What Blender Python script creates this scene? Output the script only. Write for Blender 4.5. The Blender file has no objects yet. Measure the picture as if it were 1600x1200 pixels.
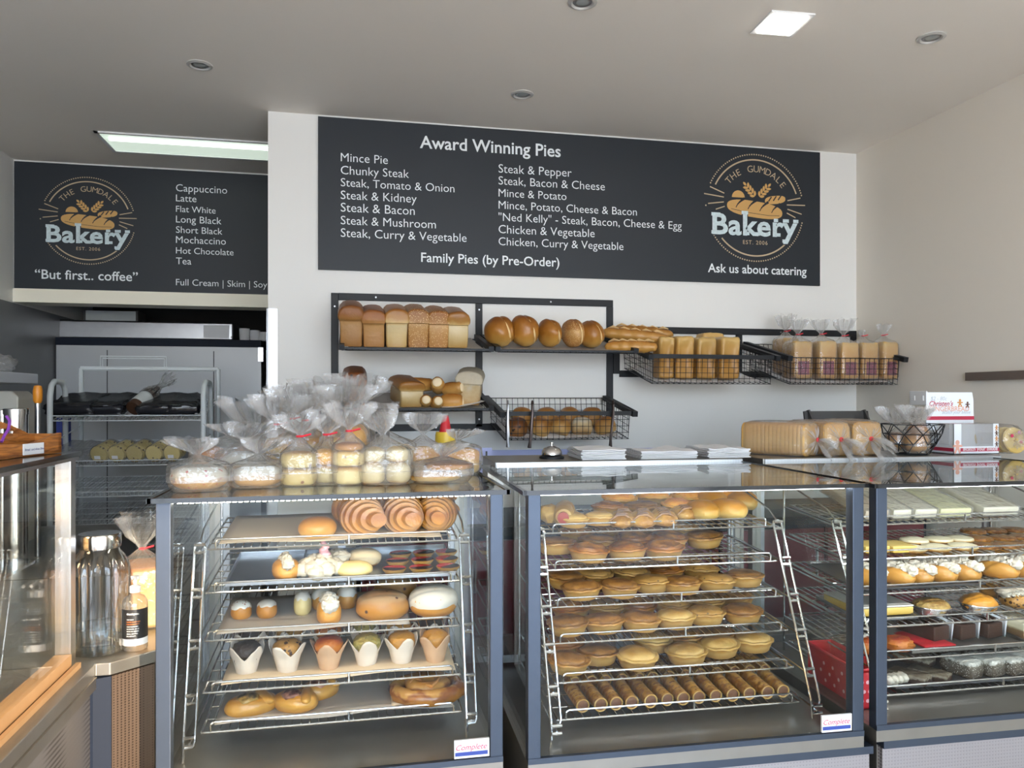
import bpy, math, random
from mathutils import Vector, Matrix, noise
PI = math.pi
S = bpy.context.scene
COL = S.collection
rnd = random.Random(7)

# ---------------------------------------------------------------- camera, world, light, exposure
YAW = math.atan(250 / 1200)
EYE = 1.55
cd = bpy.data.cameras.new('camera')
cam = bpy.data.objects.new('camera', cd)
COL.objects.link(cam)
cam.location = (0, 0, EYE)
cam.rotation_euler = (PI / 2, 0, -YAW)
cd.sensor_width = 36
cd.lens = 27
cd.shift_y = 0.0125
cd.clip_start = 0.02
S.camera = cam

W = bpy.data.worlds.new('sky')
S.world = W
W.use_nodes = True
nt = W.node_tree
bg = nt.nodes['Background']
tc = nt.nodes.new('ShaderNodeTexCoord')
sx = nt.nodes.new('ShaderNodeSeparateXYZ')
rp = nt.nodes.new('ShaderNodeValToRGB')
mr = nt.nodes.new('ShaderNodeMapRange')
mr.inputs[1].default_value = -1
mr.inputs[2].default_value = 1
nt.links.new(tc.outputs['Generated'], sx.inputs[0])
nt.links.new(sx.outputs['Z'], mr.inputs[0])
nt.links.new(mr.outputs[0], rp.inputs[0])
nt.links.new(rp.outputs[0], bg.inputs[0])
els = rp.color_ramp.elements
els[0].position = 0.0; els[0].color = (0.74, 0.68, 0.60, 1)
els[1].position = 1.0; els[1].color = (0.30, 0.50, 0.95, 1)
e = els.new(0.49); e.color = (0.74, 0.70, 0.64, 1)
e = els.new(0.52); e.color = (0.80, 0.90, 1.0, 1)
e = els.new(0.62); e.color = (0.60, 0.78, 1.0, 1)
bg.inputs[1].default_value = 8.5

sl = bpy.data.lights.new('sun', 'SUN')
sun = bpy.data.objects.new('sun', sl)
COL.objects.link(sun)
sl.energy = 10.0
sl.angle = math.radians(1.0)
sl.color = (1.0, 0.80, 0.56)
sun.rotation_euler = Vector((-0.60, 1.0, -0.322)).to_track_quat('-Z', 'Y').to_euler()
sun.location = (3, -4, 4)

S.view_settings.view_transform = 'Standard'
S.view_settings.look = 'None'
S.view_settings.gamma = 1
S.view_settings.use_curve_mapping = False
S.view_settings.exposure = 0.45
S.cycles.use_denoising = True
S.cycles.transparent_max_bounces = 40
S.cycles.max_bounces = 10
S.cycles.sample_clamp_indirect = 6.0
S.cycles.caustics_reflective = False
S.cycles.caustics_refractive = False

# ---------------------------------------------------------------- helpers
def ray(px, py):
    u = (px - 800) / 1200
    v = (620 - py) / 1200
    c, s = math.cos(YAW), math.sin(YAW)
    return Vector((u * c + s, c - u * s, v))

def at(px, py, Y=None, X=None, Z=None):
    d = ray(px, py)
    if Y is not None: t = Y / d.y
    elif X is not None: t = X / d.x
    else: t = (Z - EYE) / d.z
    return Vector((d.x * t, d.y * t, EYE + d.z * t))

def sgp(v, e):
    return math.copysign(abs(v) ** e, v)

class MB:
    def __init__(s):
        s.v, s.f, s.m = [], [], []
    def add(s, vs, fs, mi=0):
        o = len(s.v)
        s.v += [tuple(p) for p in vs]
        s.f += [tuple(i + o for i in f) for f in fs]
        s.m += [mi] * len(fs)
        return s
    def box(s, c, d, mi=0, R=None):
        x, y, z = d[0] / 2, d[1] / 2, d[2] / 2
        vs = [Vector((a * x, b * y, g * z)) for a in (-1, 1) for b in (-1, 1) for g in (-1, 1)]
        if R is not None: vs = [R @ p for p in vs]
        vs = [p + Vector(c) for p in vs]
        return s.add(vs, [(0, 1, 3, 2), (4, 6, 7, 5), (0, 4, 5, 1), (2, 3, 7, 6), (0, 2, 6, 4), (1, 5, 7, 3)], mi)
    def bb(s, a, b, mi=0):
        return s.box([(a[i] + b[i]) / 2 for i in range(3)], [abs(b[i] - a[i]) for i in range(3)], mi)
    def path(s, pts, r, n=6, closed=False, caps=True, mi=0):
        pts = [Vector(p) for p in pts]
        N = len(pts)
        rs = r if isinstance(r, (list, tuple)) else [r] * N
        o = len(s.v)
        up = None
        for i in range(N):
            if closed: t = pts[(i + 1) % N] - pts[i - 1]
            else: t = pts[min(i + 1, N - 1)] - pts[max(i - 1, 0)]
            if t.length < 1e-9: t = Vector((0, 0, 1))
            t.normalize()
            if up is None:
                up = Vector((0, 0, 1)) if abs(t.z) < .9 else Vector((0, 1, 0))
            a = up - t * up.dot(t)
            if a.length < 1e-6: a = t.orthogonal()
            a.normalize(); up = a
            b = t.cross(a)
            for k in range(n):
                q = 2 * PI * (k + .5) / n
                s.v.append(tuple(pts[i] + (a * math.cos(q) + b * math.sin(q)) * rs[i]))
        L = N if closed else N - 1
        for i in range(L):
            for k in range(n):
                i2 = (i + 1) % N
                s.f.append((o + i * n + k, o + i * n + (k + 1) % n, o + i2 * n + (k + 1) % n, o + i2 * n + k)); s.m.append(mi)
        if caps and not closed:
            s.f.append(tuple(o + k for k in range(n))[::-1]); s.m.append(mi)
            s.f.append(tuple(o + (N - 1) * n + k for k in range(n))); s.m.append(mi)
        return s
    def tube(s, a, b, r, n=6, mi=0):
        return s.path([a, b], r, n, mi=mi)
    def grid(s, fn, nu, nv, cu=False, cv=False, mi=0):
        o = len(s.v)
        for j in range(nv):
            for i in range(nu):
                s.v.append(tuple(fn(i / (nu if cu else nu - 1), j / (nv if cv else nv - 1))))
        for j in range(nv if cv else nv - 1):
            for i in range(nu if cu else nu - 1):
                i2, j2 = (i + 1) % nu, (j + 1) % nv
                s.f.append((o + j * nu + i, o + j * nu + i2, o + j2 * nu + i2, o + j2 * nu + i)); s.m.append(mi)
        return s
    def cap(s, start, n, flip=False, mi=0):
        f = tuple(range(start, start + n))
        s.f.append(f[::-1] if flip else f); s.m.append(mi)
        return s
    def lathe(s, prof, n=24, c=(0, 0, 0), fn=None, mi=0):
        o = len(s.v)
        for (r, z) in prof:
            for k in range(n):
                a = 2 * PI * k / n
                p = Vector((r * math.cos(a), r * math.sin(a), z))
                if fn: p = fn(p, a)
                s.v.append(tuple(p + Vector(c)))
        for j in range(len(prof) - 1):
            for k in range(n):
                k2 = (k + 1) % n
                s.f.append((o + j * n + k, o + j * n + k2, o + (j + 1) * n + k2, o + (j + 1) * n + k)); s.m.append(mi)
        if prof[0][0] > 1e-5: s.cap(o, n, True, mi)
        if prof[-1][0] > 1e-5: s.cap(o + (len(prof) - 1) * n, n, False, mi)
        return s
    def blob(s, size, e=(1, 1), nu=24, nv=14, fn=None, amp=0, sc=1, seed=0, c=(0, 0, 0), floor=None, mi=0):
        """superellipsoid, base at z=0 of c; fn deforms normalised points"""
        o = len(s.v)
        for j in range(nv + 1):
            w = -PI / 2 + PI * j / nv
            for i in range(nu):
                a = 2 * PI * i / nu
                p = Vector((sgp(math.cos(w), e[0]) * sgp(math.cos(a), e[1]), sgp(math.cos(w), e[0]) * sgp(math.sin(a), e[1]), sgp(math.sin(w), e[0])))
                if fn: p = fn(p)
                if amp:
                    k = noise.noise(p * sc + Vector((seed * 3.1, seed * 1.7, seed)))
                    p = p * (1 + amp * k)
                if floor is not None and p.z < floor: p.z = floor
                p = Vector((p.x * size[0] / 2, p.y * size[1] / 2, p.z * size[2] / 2))
                s.v.append((p.x + c[0], p.y + c[1], p.z + c[2] + (-(floor if floor is not None else -1)) * size[2] / 2))
        for j in range(nv):
            for i in range(nu):
                i2 = (i + 1) % nu
                s.f.append((o + j * nu + i, o + j * nu + i2, o + (j + 1) * nu + i2, o + (j + 1) * nu + i)); s.m.append(mi)
        return s
    def prism(s, poly, y0, y1, mi=0, ax='y'):
        """polygon in xz extruded along y (or xy along z)"""
        n = len(poly)
        if ax == 'y':
            a = [(p[0], y0, p[1]) for p in poly]; b = [(p[0], y1, p[1]) for p in poly]
        elif ax == 'x':
            a = [(y0, p[0], p[1]) for p in poly]; b = [(y1, p[0], p[1]) for p in poly]
        else:
            a = [(p[0], p[1], y0) for p in poly]; b = [(p[0], p[1], y1) for p in poly]
        fs = [(i, (i + 1) % n, n + (i + 1) % n, n + i) for i in range(n)] + [tuple(range(n))[::-1], tuple(range(n, 2 * n))]
        return s.add(a + b, fs, mi)
    def xf(s, M):
        s.v = [tuple(M @ Vector(p)) for p in s.v]
        return s
    def warp(s, fn):
        s.v = [tuple(fn(Vector(p))) for p in s.v]
        return s
    def join(s, o, M=None):
        vs = o.v if M is None else [tuple(M @ Vector(p)) for p in o.v]
        n = len(s.v)
        s.v += vs
        s.f += [tuple(i + n for i in f) for f in o.f]
        s.m += o.m
        return s
    def build(s, name, mat, parent=None, smooth=True, loc=None, rz=0, bevel=0):
        me = bpy.data.meshes.new(name)
        me.from_pydata(s.v, [], s.f)
        mats = mat if isinstance(mat, (list, tuple)) else [mat]
        for m in mats: me.materials.append(m)
        if len(mats) > 1: me.polygons.foreach_set('material_index', s.m)
        me.validate()
        import bmesh
        b = bmesh.new(); b.from_mesh(me)
        bmesh.ops.remove_doubles(b, verts=b.verts, dist=1e-6)
        bmesh.ops.recalc_face_normals(b, faces=b.faces)
        b.to_mesh(me); b.free()
        if smooth:
            me.shade_smooth()
            try: me.set_sharp_from_angle(angle=math.radians(42))
            except Exception: pass
        o = bpy.data.objects.new(name, me)
        COL.objects.link(o)
        if parent: o.parent = parent
        if loc is not None: o.location = loc
        o.rotation_euler.z = rz
        if bevel:
            md = o.modifiers.new('bevel', 'BEVEL'); md.width = bevel; md.segments = 2; md.limit_method = 'ANGLE'
        return o

def tag(o, label, cat, group=None, kind=None):
    o['label'] = label
    o['category'] = cat
    if group: o['group'] = group
    if kind: o['kind'] = kind
    return o

def struct(o):
    o['kind'] = 'structure'
    return o

def thing(name, label, cat, loc=(0, 0, 0), rz=0, group=None):
    o = bpy.data.objects.new(name, None)
    o.empty_display_size = .05
    COL.objects.link(o)
    o.location = loc
    o.rotation_euler = (0, 0, rz)
    return tag(o, label, cat, group)

def dup(root, loc, rot, label, group=None):
    def cp(o, par):
        c = o.copy()
        COL.objects.link(c)
        if par: c.parent = par
        for ch in kids.get(o, []): cp(ch, c)
        return c
    kids = {}
    def walk(o):
        kids[o] = list(o.children)
        for ch in o.children: walk(ch)
    walk(root)
    r = cp(root, None)
    r.location = loc
    r.rotation_euler = rot if isinstance(rot, (tuple, list)) else (0, 0, rot)
    r['label'] = label
    if group: r['group'] = group
    return r

class Kind:
    """builds its first one with make(), later ones as copies"""
    def __init__(s, make):
        s.make, s.first = make, None
    def put(s, loc, rot, label, group=None, scale=None):
        if s.first is None:
            o = s.first = s.make()
            o.location = loc
            o.rotation_euler = rot if isinstance(rot, (tuple, list)) else (0, 0, rot)
            o['label'] = label
            if group: o['group'] = group
        else:
            o = dup(s.first, loc, rot, label, group)
        o.scale = (scale,) * 3 if isinstance(scale, (int, float)) else (scale or (1, 1, 1))
        return o

ORD = ['first', 'second', 'third', 'fourth', 'fifth', 'sixth', 'seventh', 'eighth', 'ninth', 'tenth', 'eleventh', 'twelfth', 'thirteenth', 'fourteenth', 'fifteenth', 'sixteenth', 'seventeenth', 'eighteenth']
def nth(i, n):
    if n == 1: return 'only one'
    if i == 0: return 'leftmost'
    if i == n - 1: return 'rightmost'
    return ORD[i] + ' from left'

# ---------------------------------------------------------------- materials
MATS = {}
def newmat(name):
    m = bpy.data.materials.new(name)
    m.use_nodes = True
    MATS[name] = m
    return m, m.node_tree, m.node_tree.nodes['Principled BSDF']

def mat(name, col, rough=.5, metal=0, bump=0, bscale=60, vary=0, vscale=8, emit=0, spec=None, alpha=None, sub=0):
    m, t, p = newmat(name)
    p.inputs['Base Color'].default_value = (*col, 1)
    p.inputs['Roughness'].default_value = rough
    p.inputs['Metallic'].default_value = metal
    if spec is not None: p.inputs['Specular IOR Level'].default_value = spec
    if emit:
        p.inputs['Emission Color'].default_value = (*col, 1)
        p.inputs['Emission Strength'].default_value = emit
    c = None
    if vary or bump:
        c = t.nodes.new('ShaderNodeTexCoord')
    if vary:
        n = t.nodes.new('ShaderNodeTexNoise'); n.inputs['Scale'].default_value = vscale; n.inputs['Detail'].default_value = 4
        t.links.new(c.outputs['Object'], n.inputs['Vector'])
        r = t.nodes.new('ShaderNodeMapRange')
        r.inputs[3].default_value = 1 - vary; r.inputs[4].default_value = 1 + vary
        t.links.new(n.outputs[0], r.inputs[0])
        h = t.nodes.new('ShaderNodeHueSaturation'); h.inputs['Color'].default_value = (*col, 1)
        t.links.new(r.outputs[0], h.inputs['Value'])
        t.links.new(h.outputs[0], p.inputs['Base Color'])
    if bump:
        n = t.nodes.new('ShaderNodeTexNoise'); n.inputs['Scale'].default_value = bscale; n.inputs['Detail'].default_value = 4
        t.links.new(c.outputs['Object'], n.inputs['Vector'])
        b = t.nodes.new('ShaderNodeBump'); b.inputs['Strength'].default_value = bump; b.inputs['Distance'].default_value = .004
        t.links.new(n.outputs[0], b.inputs['Height'])
        t.links.new(b.outputs[0], p.inputs['Normal'])
    return m

def ramp(t, stops):
    r = t.nodes.new('ShaderNodeValToRGB')
    e = r.color_ramp.elements
    while len(e) < len(stops): e.new(.5)
    for i, (pos, c) in enumerate(stops):
        e[i].position = pos; e[i].color = (*c, 1)
    return r

def deepen(c): return (.88 * c[0] ** 1.26, .88 * c[1] ** 1.17, .90 * c[2] ** 1.22)

def crust(name, stops, nsc=14, namp=.35, rough=.45, bump=.35, bscale=45, speck=None, spsc=90, spth=.62, axis='Z'):
    """baked surface: colour runs from base to crown (mostly how the oven browned it) broken by noise"""
    m, t, p = newmat(name)
    c = t.nodes.new('ShaderNodeTexCoord')
    s = t.nodes.new('ShaderNodeSeparateXYZ')
    t.links.new(c.outputs['Generated'], s.inputs[0])
    n = t.nodes.new('ShaderNodeTexNoise'); n.inputs['Scale'].default_value = nsc; n.inputs['Detail'].default_value = 5
    oi = t.nodes.new('ShaderNodeObjectInfo')
    va = t.nodes.new('ShaderNodeVectorMath'); va.operation = 'ADD'
    sc = t.nodes.new('ShaderNodeVectorMath'); sc.operation = 'SCALE'; sc.inputs['Scale'].default_value = 1
    t.links.new(c.outputs['Object'], va.inputs[0])
    t.links.new(oi.outputs['Random'], va.inputs[1])
    t.links.new(va.outputs[0], n.inputs['Vector'])
    a = t.nodes.new('ShaderNodeMath'); a.operation = 'MULTIPLY_ADD'
    a.inputs[1].default_value = namp; 
    sub = t.nodes.new('ShaderNodeMath'); sub.operation = 'SUBTRACT'; sub.inputs[1].default_value = .5
    t.links.new(n.outputs[0], sub.inputs[0])
    t.links.new(sub.outputs[0], a.inputs[0])
    t.links.new(s.outputs[axis], a.inputs[2])
    r = ramp(t, [(q, deepen(k)) for q, k in stops])
    t.links.new(a.outputs[0], r.inputs[0])
    h = t.nodes.new('ShaderNodeHueSaturation')
    mr = t.nodes.new('ShaderNodeMapRange'); mr.inputs[3].default_value = .84; mr.inputs[4].default_value = 1.12
    t.links.new(oi.outputs['Random'], mr.inputs[0])
    t.links.new(mr.outputs[0], h.inputs['Value'])
    h.inputs['Saturation'].default_value = 1.0
    t.links.new(r.outputs[0], h.inputs['Color'])
    out = h.outputs[0]
    if speck:
        v = t.nodes.new('ShaderNodeTexVoronoi'); v.inputs['Scale'].default_value = spsc
        t.links.new(c.outputs['Object'], v.inputs['Vector'])
        sr = ramp(t, [(0, (1, 1, 1)), (spth * .5, (1, 1, 1)), (spth * .5 + .06, (0, 0, 0))])
        t.links.new(v.outputs['Distance'], sr.inputs[0])
        mx = t.nodes.new('ShaderNodeMix'); mx.data_type = 'RGBA'
        t.links.new(sr.outputs[0], mx.inputs['Factor'])
        t.links.new(out, mx.inputs['A'])
        mx.inputs['B'].default_value = (*speck, 1)
        out = mx.outputs['Result']
    t.links.new(out, p.inputs['Base Color'])
    p.inputs['Roughness'].default_value = rough
    b = t.nodes.new('ShaderNodeBump'); b.inputs['Strength'].default_value = bump; b.inputs['Distance'].default_value = .004
    n2 = t.nodes.new('ShaderNodeTexNoise'); n2.inputs['Scale'].default_value = bscale; n2.inputs['Detail'].default_value = 5
    t.links.new(va.outputs[0], n2.inputs['Vector'])
    t.links.new(n2.outputs[0], b.inputs['Height'])
    t.links.new(b.outputs[0], p.inputs['Normal'])
    return m

def film(name, tint, base, power, rough, diff=0, dcol=(.9, .9, .9), bump=0, bscale=30, kmax=1.0):
    """clear sheet: see-through mixed with a mirror by the viewing angle (Schlick), optional milky share"""
    m = bpy.data.materials.new(name); m.use_nodes = True
    MATS[name] = m
    t = m.node_tree
    for n in list(t.nodes): t.nodes.remove(n)
    out = t.nodes.new('ShaderNodeOutputMaterial')
    tr = t.nodes.new('ShaderNodeBsdfTransparent'); tr.inputs[0].default_value = (*tint, 1)
    gl = t.nodes.new('ShaderNodeBsdfGlossy'); gl.inputs['Roughness'].default_value = rough
    lw = t.nodes.new('ShaderNodeLayerWeight'); lw.inputs[0].default_value = .5
    pw = t.nodes.new('ShaderNodeMath'); pw.operation = 'POWER'; pw.inputs[1].default_value = power
    ma = t.nodes.new('ShaderNodeMath'); ma.operation = 'MULTIPLY_ADD'; ma.inputs[1].default_value = kmax - base; ma.inputs[2].default_value = base
    t.links.new(lw.outputs['Facing'], pw.inputs[0])
    t.links.new(pw.outputs[0], ma.inputs[0])
    mx = t.nodes.new('ShaderNodeMixShader')
    t.links.new(ma.outputs[0], mx.inputs[0])
    last = tr
    if diff:
        df = t.nodes.new('ShaderNodeBsdfTranslucent'); df.inputs[0].default_value = (*dcol, 1)
        d2 = t.nodes.new('ShaderNodeBsdfDiffuse'); d2.inputs[0].default_value = (*dcol, 1)
        ad = t.nodes.new('ShaderNodeMixShader'); ad.inputs[0].default_value = .5
        t.links.new(df.outputs[0], ad.inputs[1]); t.links.new(d2.outputs[0], ad.inputs[2])
        m2 = t.nodes.new('ShaderNodeMixShader'); m2.inputs[0].default_value = diff
        t.links.new(tr.outputs[0], m2.inputs[1]); t.links.new(ad.outputs[0], m2.inputs[2])
        last = m2
    t.links.new(last.outputs[0], mx.inputs[1]); t.links.new(gl.outputs[0], mx.inputs[2])
    t.links.new(mx.outputs[0], out.inputs[0])
    if bump:
        c = t.nodes.new('ShaderNodeTexCoord')
        n = t.nodes.new('ShaderNodeTexNoise'); n.inputs['Scale'].default_value = bscale; n.inputs['Detail'].default_value = 3
        t.links.new(c.outputs['Object'], n.inputs['Vector'])
        b = t.nodes.new('ShaderNodeBump'); b.inputs['Strength'].default_value = bump; b.inputs['Distance'].default_value = .01
        t.links.new(n.outputs[0], b.inputs['Height'])
        t.links.new(b.outputs[0], gl.inputs['Normal']); t.links.new(b.outputs[0], lw.inputs['Normal'])
    return m

def perforated(name, col, dark, pitch, metal=.8, rough=.35, ratio=.3, sx=1, sy=1, sz=1):
    m, t, p = newmat(name)
    c = t.nodes.new('ShaderNodeTexCoord')
    mp = t.nodes.new('ShaderNodeMapping'); mp.inputs['Scale'].default_value = (sx / pitch, sy / pitch, sz / pitch)
    t.links.new(c.outputs['Object'], mp.inputs[0])
    v = t.nodes.new('ShaderNodeTexVoronoi'); v.inputs['Scale'].default_value = 1; v.inputs['Randomness'].default_value = 0
    t.links.new(mp.outputs[0], v.inputs['Vector'])
    r = ramp(t, [(0, dark), (ratio, dark), (ratio + .12, col)])
    t.links.new(v.outputs['Distance'], r.inputs[0])
    t.links.new(r.outputs[0], p.inputs['Base Color'])
    p.inputs['Metallic'].default_value = metal
    p.inputs['Roughness'].default_value = rough
    b = t.nodes.new('ShaderNodeBump'); b.inputs['Strength'].default_value = .5; b.inputs['Distance'].default_value = .001
    t.links.new(v.outputs['Distance'], b.inputs['Height']); t.links.new(b.outputs[0], p.inputs['Normal'])
    return m

def wood(name, a, b, sc=12):
    m, t, p = newmat(name)
    c = t.nodes.new('ShaderNodeTexCoord')
    mp = t.nodes.new('ShaderNodeMapping'); mp.inputs['Scale'].default_value = (1.5, 1.5, 16)
    t.links.new(c.outputs['Object'], mp.inputs[0])
    n = t.nodes.new('ShaderNodeTexNoise'); n.inputs['Scale'].default_value = sc; n.inputs['Detail'].default_value = 5; n.inputs['Distortion'].default_value = 1.2
    t.links.new(mp.outputs[0], n.inputs['Vector'])
    r = ramp(t, [(.35, a), (.6, b)])
    t.links.new(n.outputs[0], r.inputs[0]); t.links.new(r.outputs[0], p.inputs['Base Color'])
    p.inputs['Roughness'].default_value = .4
    return m

M_wall = mat('wall_paint', (.80, .79, .76), .6, bump=.05, bscale=200)
M_wallr = mat('beige_wall_paint', (.82, .765, .68), .6, bump=.05, bscale=200)
M_post = mat('satin_post', (.062, .078, .108), .42, .75, vary=.08, vscale=20)
M_ceil = mat('ceiling_paint', (.86, .795, .715), .7, vary=.03, vscale=2)
M_grey = mat('grey_panel', (.19, .195, .205), .45)
M_black = mat('black_metal', (.009, .0105, .0135), .5, spec=.35)
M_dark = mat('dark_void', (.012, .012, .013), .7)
M_floor = mat('floor_tile', (.62, .57, .49), .35, vary=.2, vscale=5)
M_steel = mat('stainless_steel', (.36, .365, .38), .30, 1, vary=.08, vscale=20)
M_sunrail = mat('sunlit_rail_steel', (.50, .31, .16), .42, .5, vary=.12, vscale=14)  # steel rails of the left case, orange sunlight put into the colour
M_steelb = mat('brushed_steel', (.29, .275, .25), .36, .9, vary=.12, vscale=14)
M_chrome = mat('chrome_wire', (.62, .62, .62), .16, 1)
M_white = mat('white_plastic', (.82, .82, .82), .4)
M_whitewire = mat('white_wire', (.70, .74, .75), .4)
M_glass = film('clear_glass', (.97, .985, .98), .009, 5, 0.0)
M_topglass = film('top_glass', (.93, .95, .94), .045, 4.2, 0.0)
M_bag = film('cellophane', (.985, .985, .985), .05, 2.6, .10, diff=.16, dcol=(.95, .95, .95), bump=.9, bscale=28)
M_bagm = film('milky_bag', (.97, .97, .97), .05, 3, .22, diff=.18, dcol=(.95, .94, .93), bump=.8, bscale=35)
M_edge = mat('black_glass_edge', (.010, .011, .012), .12)
M_board = mat('menu_board_slate', (.017, .022, .029), .5, spec=.4)
M_txt = mat('white_lettering', (.82, .86, .88), .6)
M_gold = mat('gold_print', (.62, .36, .12), .6)
M_tan = mat('tan_print', (.55, .42, .27), .6)
M_cream = mat('bulkhead_cream', (.93, .87, .72), .5)
M_paper = mat('white_paper', (.80, .80, .81), .7)
M_tanpaper = mat('baking_paper', (.60, .48, .34), .7, bump=.25, bscale=18)
M_graypaper = mat('grey_baking_paper', (.36, .32, .28), .6, bump=.3, bscale=14)
M_red = mat('red_plastic', (.55, .02, .03), .4)
M_redtie = mat('red_tie', (.75, .03, .05), .4)
M_yellow = mat('yellow_plastic', (.80, .55, .05), .4)
M_led = mat('led_strip', (1.0, .93, .78), .5, emit=14)
M_ledw = mat('led_cool', (.93, .97, 1.0), .5, emit=14)
M_purple = mat('lavender_tile', (.42, .45, .74), .35)
M_perf = perforated('patterned_steel', (.42, .40, .42), (.16, .15, .16), .009, ratio=.28)
M_perfb = perforated('patterned_bronze', (.21, .15, .115), (.085, .06, .045), .0062, ratio=.28)
M_ribs = perforated('ribbed_strip', (.62, .65, .68), (.42, .45, .48), .006, ratio=.3, sy=.01, sz=.01)
M_wood = wood('varnished_wood', (.20, .065, .014), (.46, .17, .035))
M_maroon = mat('maroon_laminate', (.16, .018, .03), .35)
M_navy = mat('navy_panel', (.008, .013, .026), .6, spec=.2)
M_cocoa = mat('chocolate', (.045, .020, .012), .4, bump=.3, bscale=80)
M_icing = mat('white_icing', (.60, .565, .50), .45, bump=.25, bscale=40)
M_cream_w = mat('whipped_cream', (.60, .54, .43), .5, bump=.3, bscale=60)
M_jam = mat('red_jam', (.45, .015, .02), .2)
M_pinkc = mat('pink_cream', (.80, .42, .45), .5)
M_meat = mat('sausage_meat', (.20, .085, .04), .6, bump=.4, bscale=120)
M_gum = mat('cheese_orange', (.85, .42, .05), .45, bump=.4, bscale=70)
# ================================================================= THE ROOM
YB = 3.9; XR = 2.825; XLw = -1.94; ZC = 2.94; XE = -0.40
def shell(name, a, b, m): return struct(MB().bb(a, b).build(name, m, smooth=False))
shell('floor', (-2.1, -3.2, -.1), (3.0, 6.6, 0), M_floor)
shell('ceiling', (-2.1, -3.2, ZC), (3.0, 5.1, ZC + .1), M_ceil)
shell('wall_back', (XE, YB, 0), (XR + .1, YB + .14, ZC), M_wall)
shell('wall_right', (XR, -3.2, 0), (XR + .12, YB, ZC), M_wallr)
shell('wall_left', (XLw - .12, -3.2, 2.10), (XLw, 6.5, ZC), M_wall)
shell('wall_left_lower', (XLw - .12, -3.2, 0), (XLw, 6.4, 2.10), M_grey)
shell('wall_bulkhead', (XLw - .12, 5.0, 2.17), (.6, 5.16, ZC), M_wall)
shell('trim_bulkhead', (XLw - .12, 4.985, 2.105), (.6, 5.17, 2.185), M_cream)
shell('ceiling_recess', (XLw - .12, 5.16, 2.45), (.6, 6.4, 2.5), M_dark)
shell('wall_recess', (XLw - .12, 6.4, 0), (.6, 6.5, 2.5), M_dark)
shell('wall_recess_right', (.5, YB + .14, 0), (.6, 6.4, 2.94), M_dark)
# shop front behind the viewer: pillars and a lintel around the open daylight
shell('wall_front_lintel', (-2.1, -2.62, 2.78), (3.0, -2.5, ZC), M_wall)
shell('wall_front_sill', (-2.1, -2.62, 0), (3.0, -2.5, .12), M_steelb)
for i, x in enumerate((-1.98, .55, 2.79)):
    shell('trim_%d' % (i + 2), (x - .04, -2.60, .12), (x + .04, -2.52, 2.78), M_steelb)
shell('floor_pavement', (-14, -16, -.16), (14, -3.2, -.02), mat('pavement', (.76, .67, .55), .8, vary=.15, vscale=3))
# corner guard, chair rail on the right wall
g = MB().bb((XE - .004, YB - .006, 0), (XE + .045, YB, 1.98)).bb((XE - .006, YB - .006, 0), (XE, YB + .14, 1.98))
struct(g.build('trim_corner', M_steel, smooth=False))
p = at(1515, 589, X=XR)
shell('trim_rail', (XR - .025, 1.2, p.z - .018), (XR, p.y, p.z + .020), mat('rail_wood', (.13, .10, .085), .45))
# bench with cupboards under the bread shelves, lavender tile strip
shell('trim_tiles', (.30, YB - .012, 1.20), (1.60, YB, 1.275), M_purple)
bt = thing('back_bench', 'dark back bench with maroon cupboard doors seen through the glass cases', 'bench', (.0, 3.30, 0))
MB().bb((.0, 0, .94), (XR - .01, .59, .98)).build('worktop', M_black, bt, False)
MB().bb((.02, .03, .08), (XR - .02, .59, .94)).build('carcass', M_navy, bt, False)
for k in range(5):
    x0 = .04 + k * .55
    d = MB().bb((x0, .005, .12), (x0 + .53, .028, .92)).build('door', M_maroon, bt, False)
    MB().tube((x0 + .48, -.015, .70), (x0 + .48, -.015, .84), .006).build('handle', M_steel, d)

# ---- ceiling lamps
def downlight():
    t = thing('downlight', '', 'ceiling light')
    MB().lathe([(.052, 0), (.052, -.004), (.040, -.008), (.036, -.004), (.034, .0)], 28).build('trim_ring', mat('lamp_ring', (.62, .60, .57), .35, .3), t)
    MB().lathe([(.034, -.001), (.031, -.004), (.026, -.005), (.022, -.003)], 28).build('gimbal', M_steel, t)
    MB().lathe([(.0005, -.004), (.013, -.0045), (.022, -.003)], 24).build('bulb', mat('lamp_glass', (.35, .37, .36), .15), t)
    return t
DL = Kind(downlight)
for px, py, lb in ((312, 101, 'round unlit downlight above the coffee board, leftmost in the ceiling'), (910, 3, 'round downlight cut off by the top of the photo'),
                   (816, 147, 'small round downlight just above the pie menu board'), (1455, 58, 'tilted round downlight right of the glowing square panel')):
    q = at(px, py, Z=ZC); DL.put((q.x, q.y, ZC), 0, lb, 'ceiling downlights')
q = at(1222, 36, Z=ZC)
t = thing('square_panel_light', 'square ceiling panel light glowing warm white', 'ceiling light', (q.x, q.y, ZC), math.radians(-3))
MB().bb((-.085, -.085, -.006), (.085, .085, 0)).build('frame', M_white, t, False)
MB().bb((-.066, -.066, -.012), (.066, .066, -.006)).build('diffuser', mat('panel_glow', (1, .95, .84), .5, emit=14), t, False)
a = at(146, 204, Z=ZC); b = at(180, 236, Z=ZC)
t = thing('fluorescent_troffer', 'long recessed fluorescent light with white rim over the left passage', 'ceiling light', (a.x, (a.y + b.y) / 2, ZC))
w = abs(a.y - b.y) / 2
L = 1.25
MB().bb((0, -w, -.008), (L, -w + .02, 0)).bb((0, w - .02, -.008), (L, w, 0)).bb((0, -w, -.008), (.02, w, 0)).bb((L - .02, -w, -.008), (L, w, 0)).build('frame', M_white, t, False)
MB().bb((.02, -w + .02, -.004), (L - .02, w - .02, -.001)).build('diffuser', mat('troffer_glow', (.86, 1, .86), .5, emit=.45), t, False)
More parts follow.
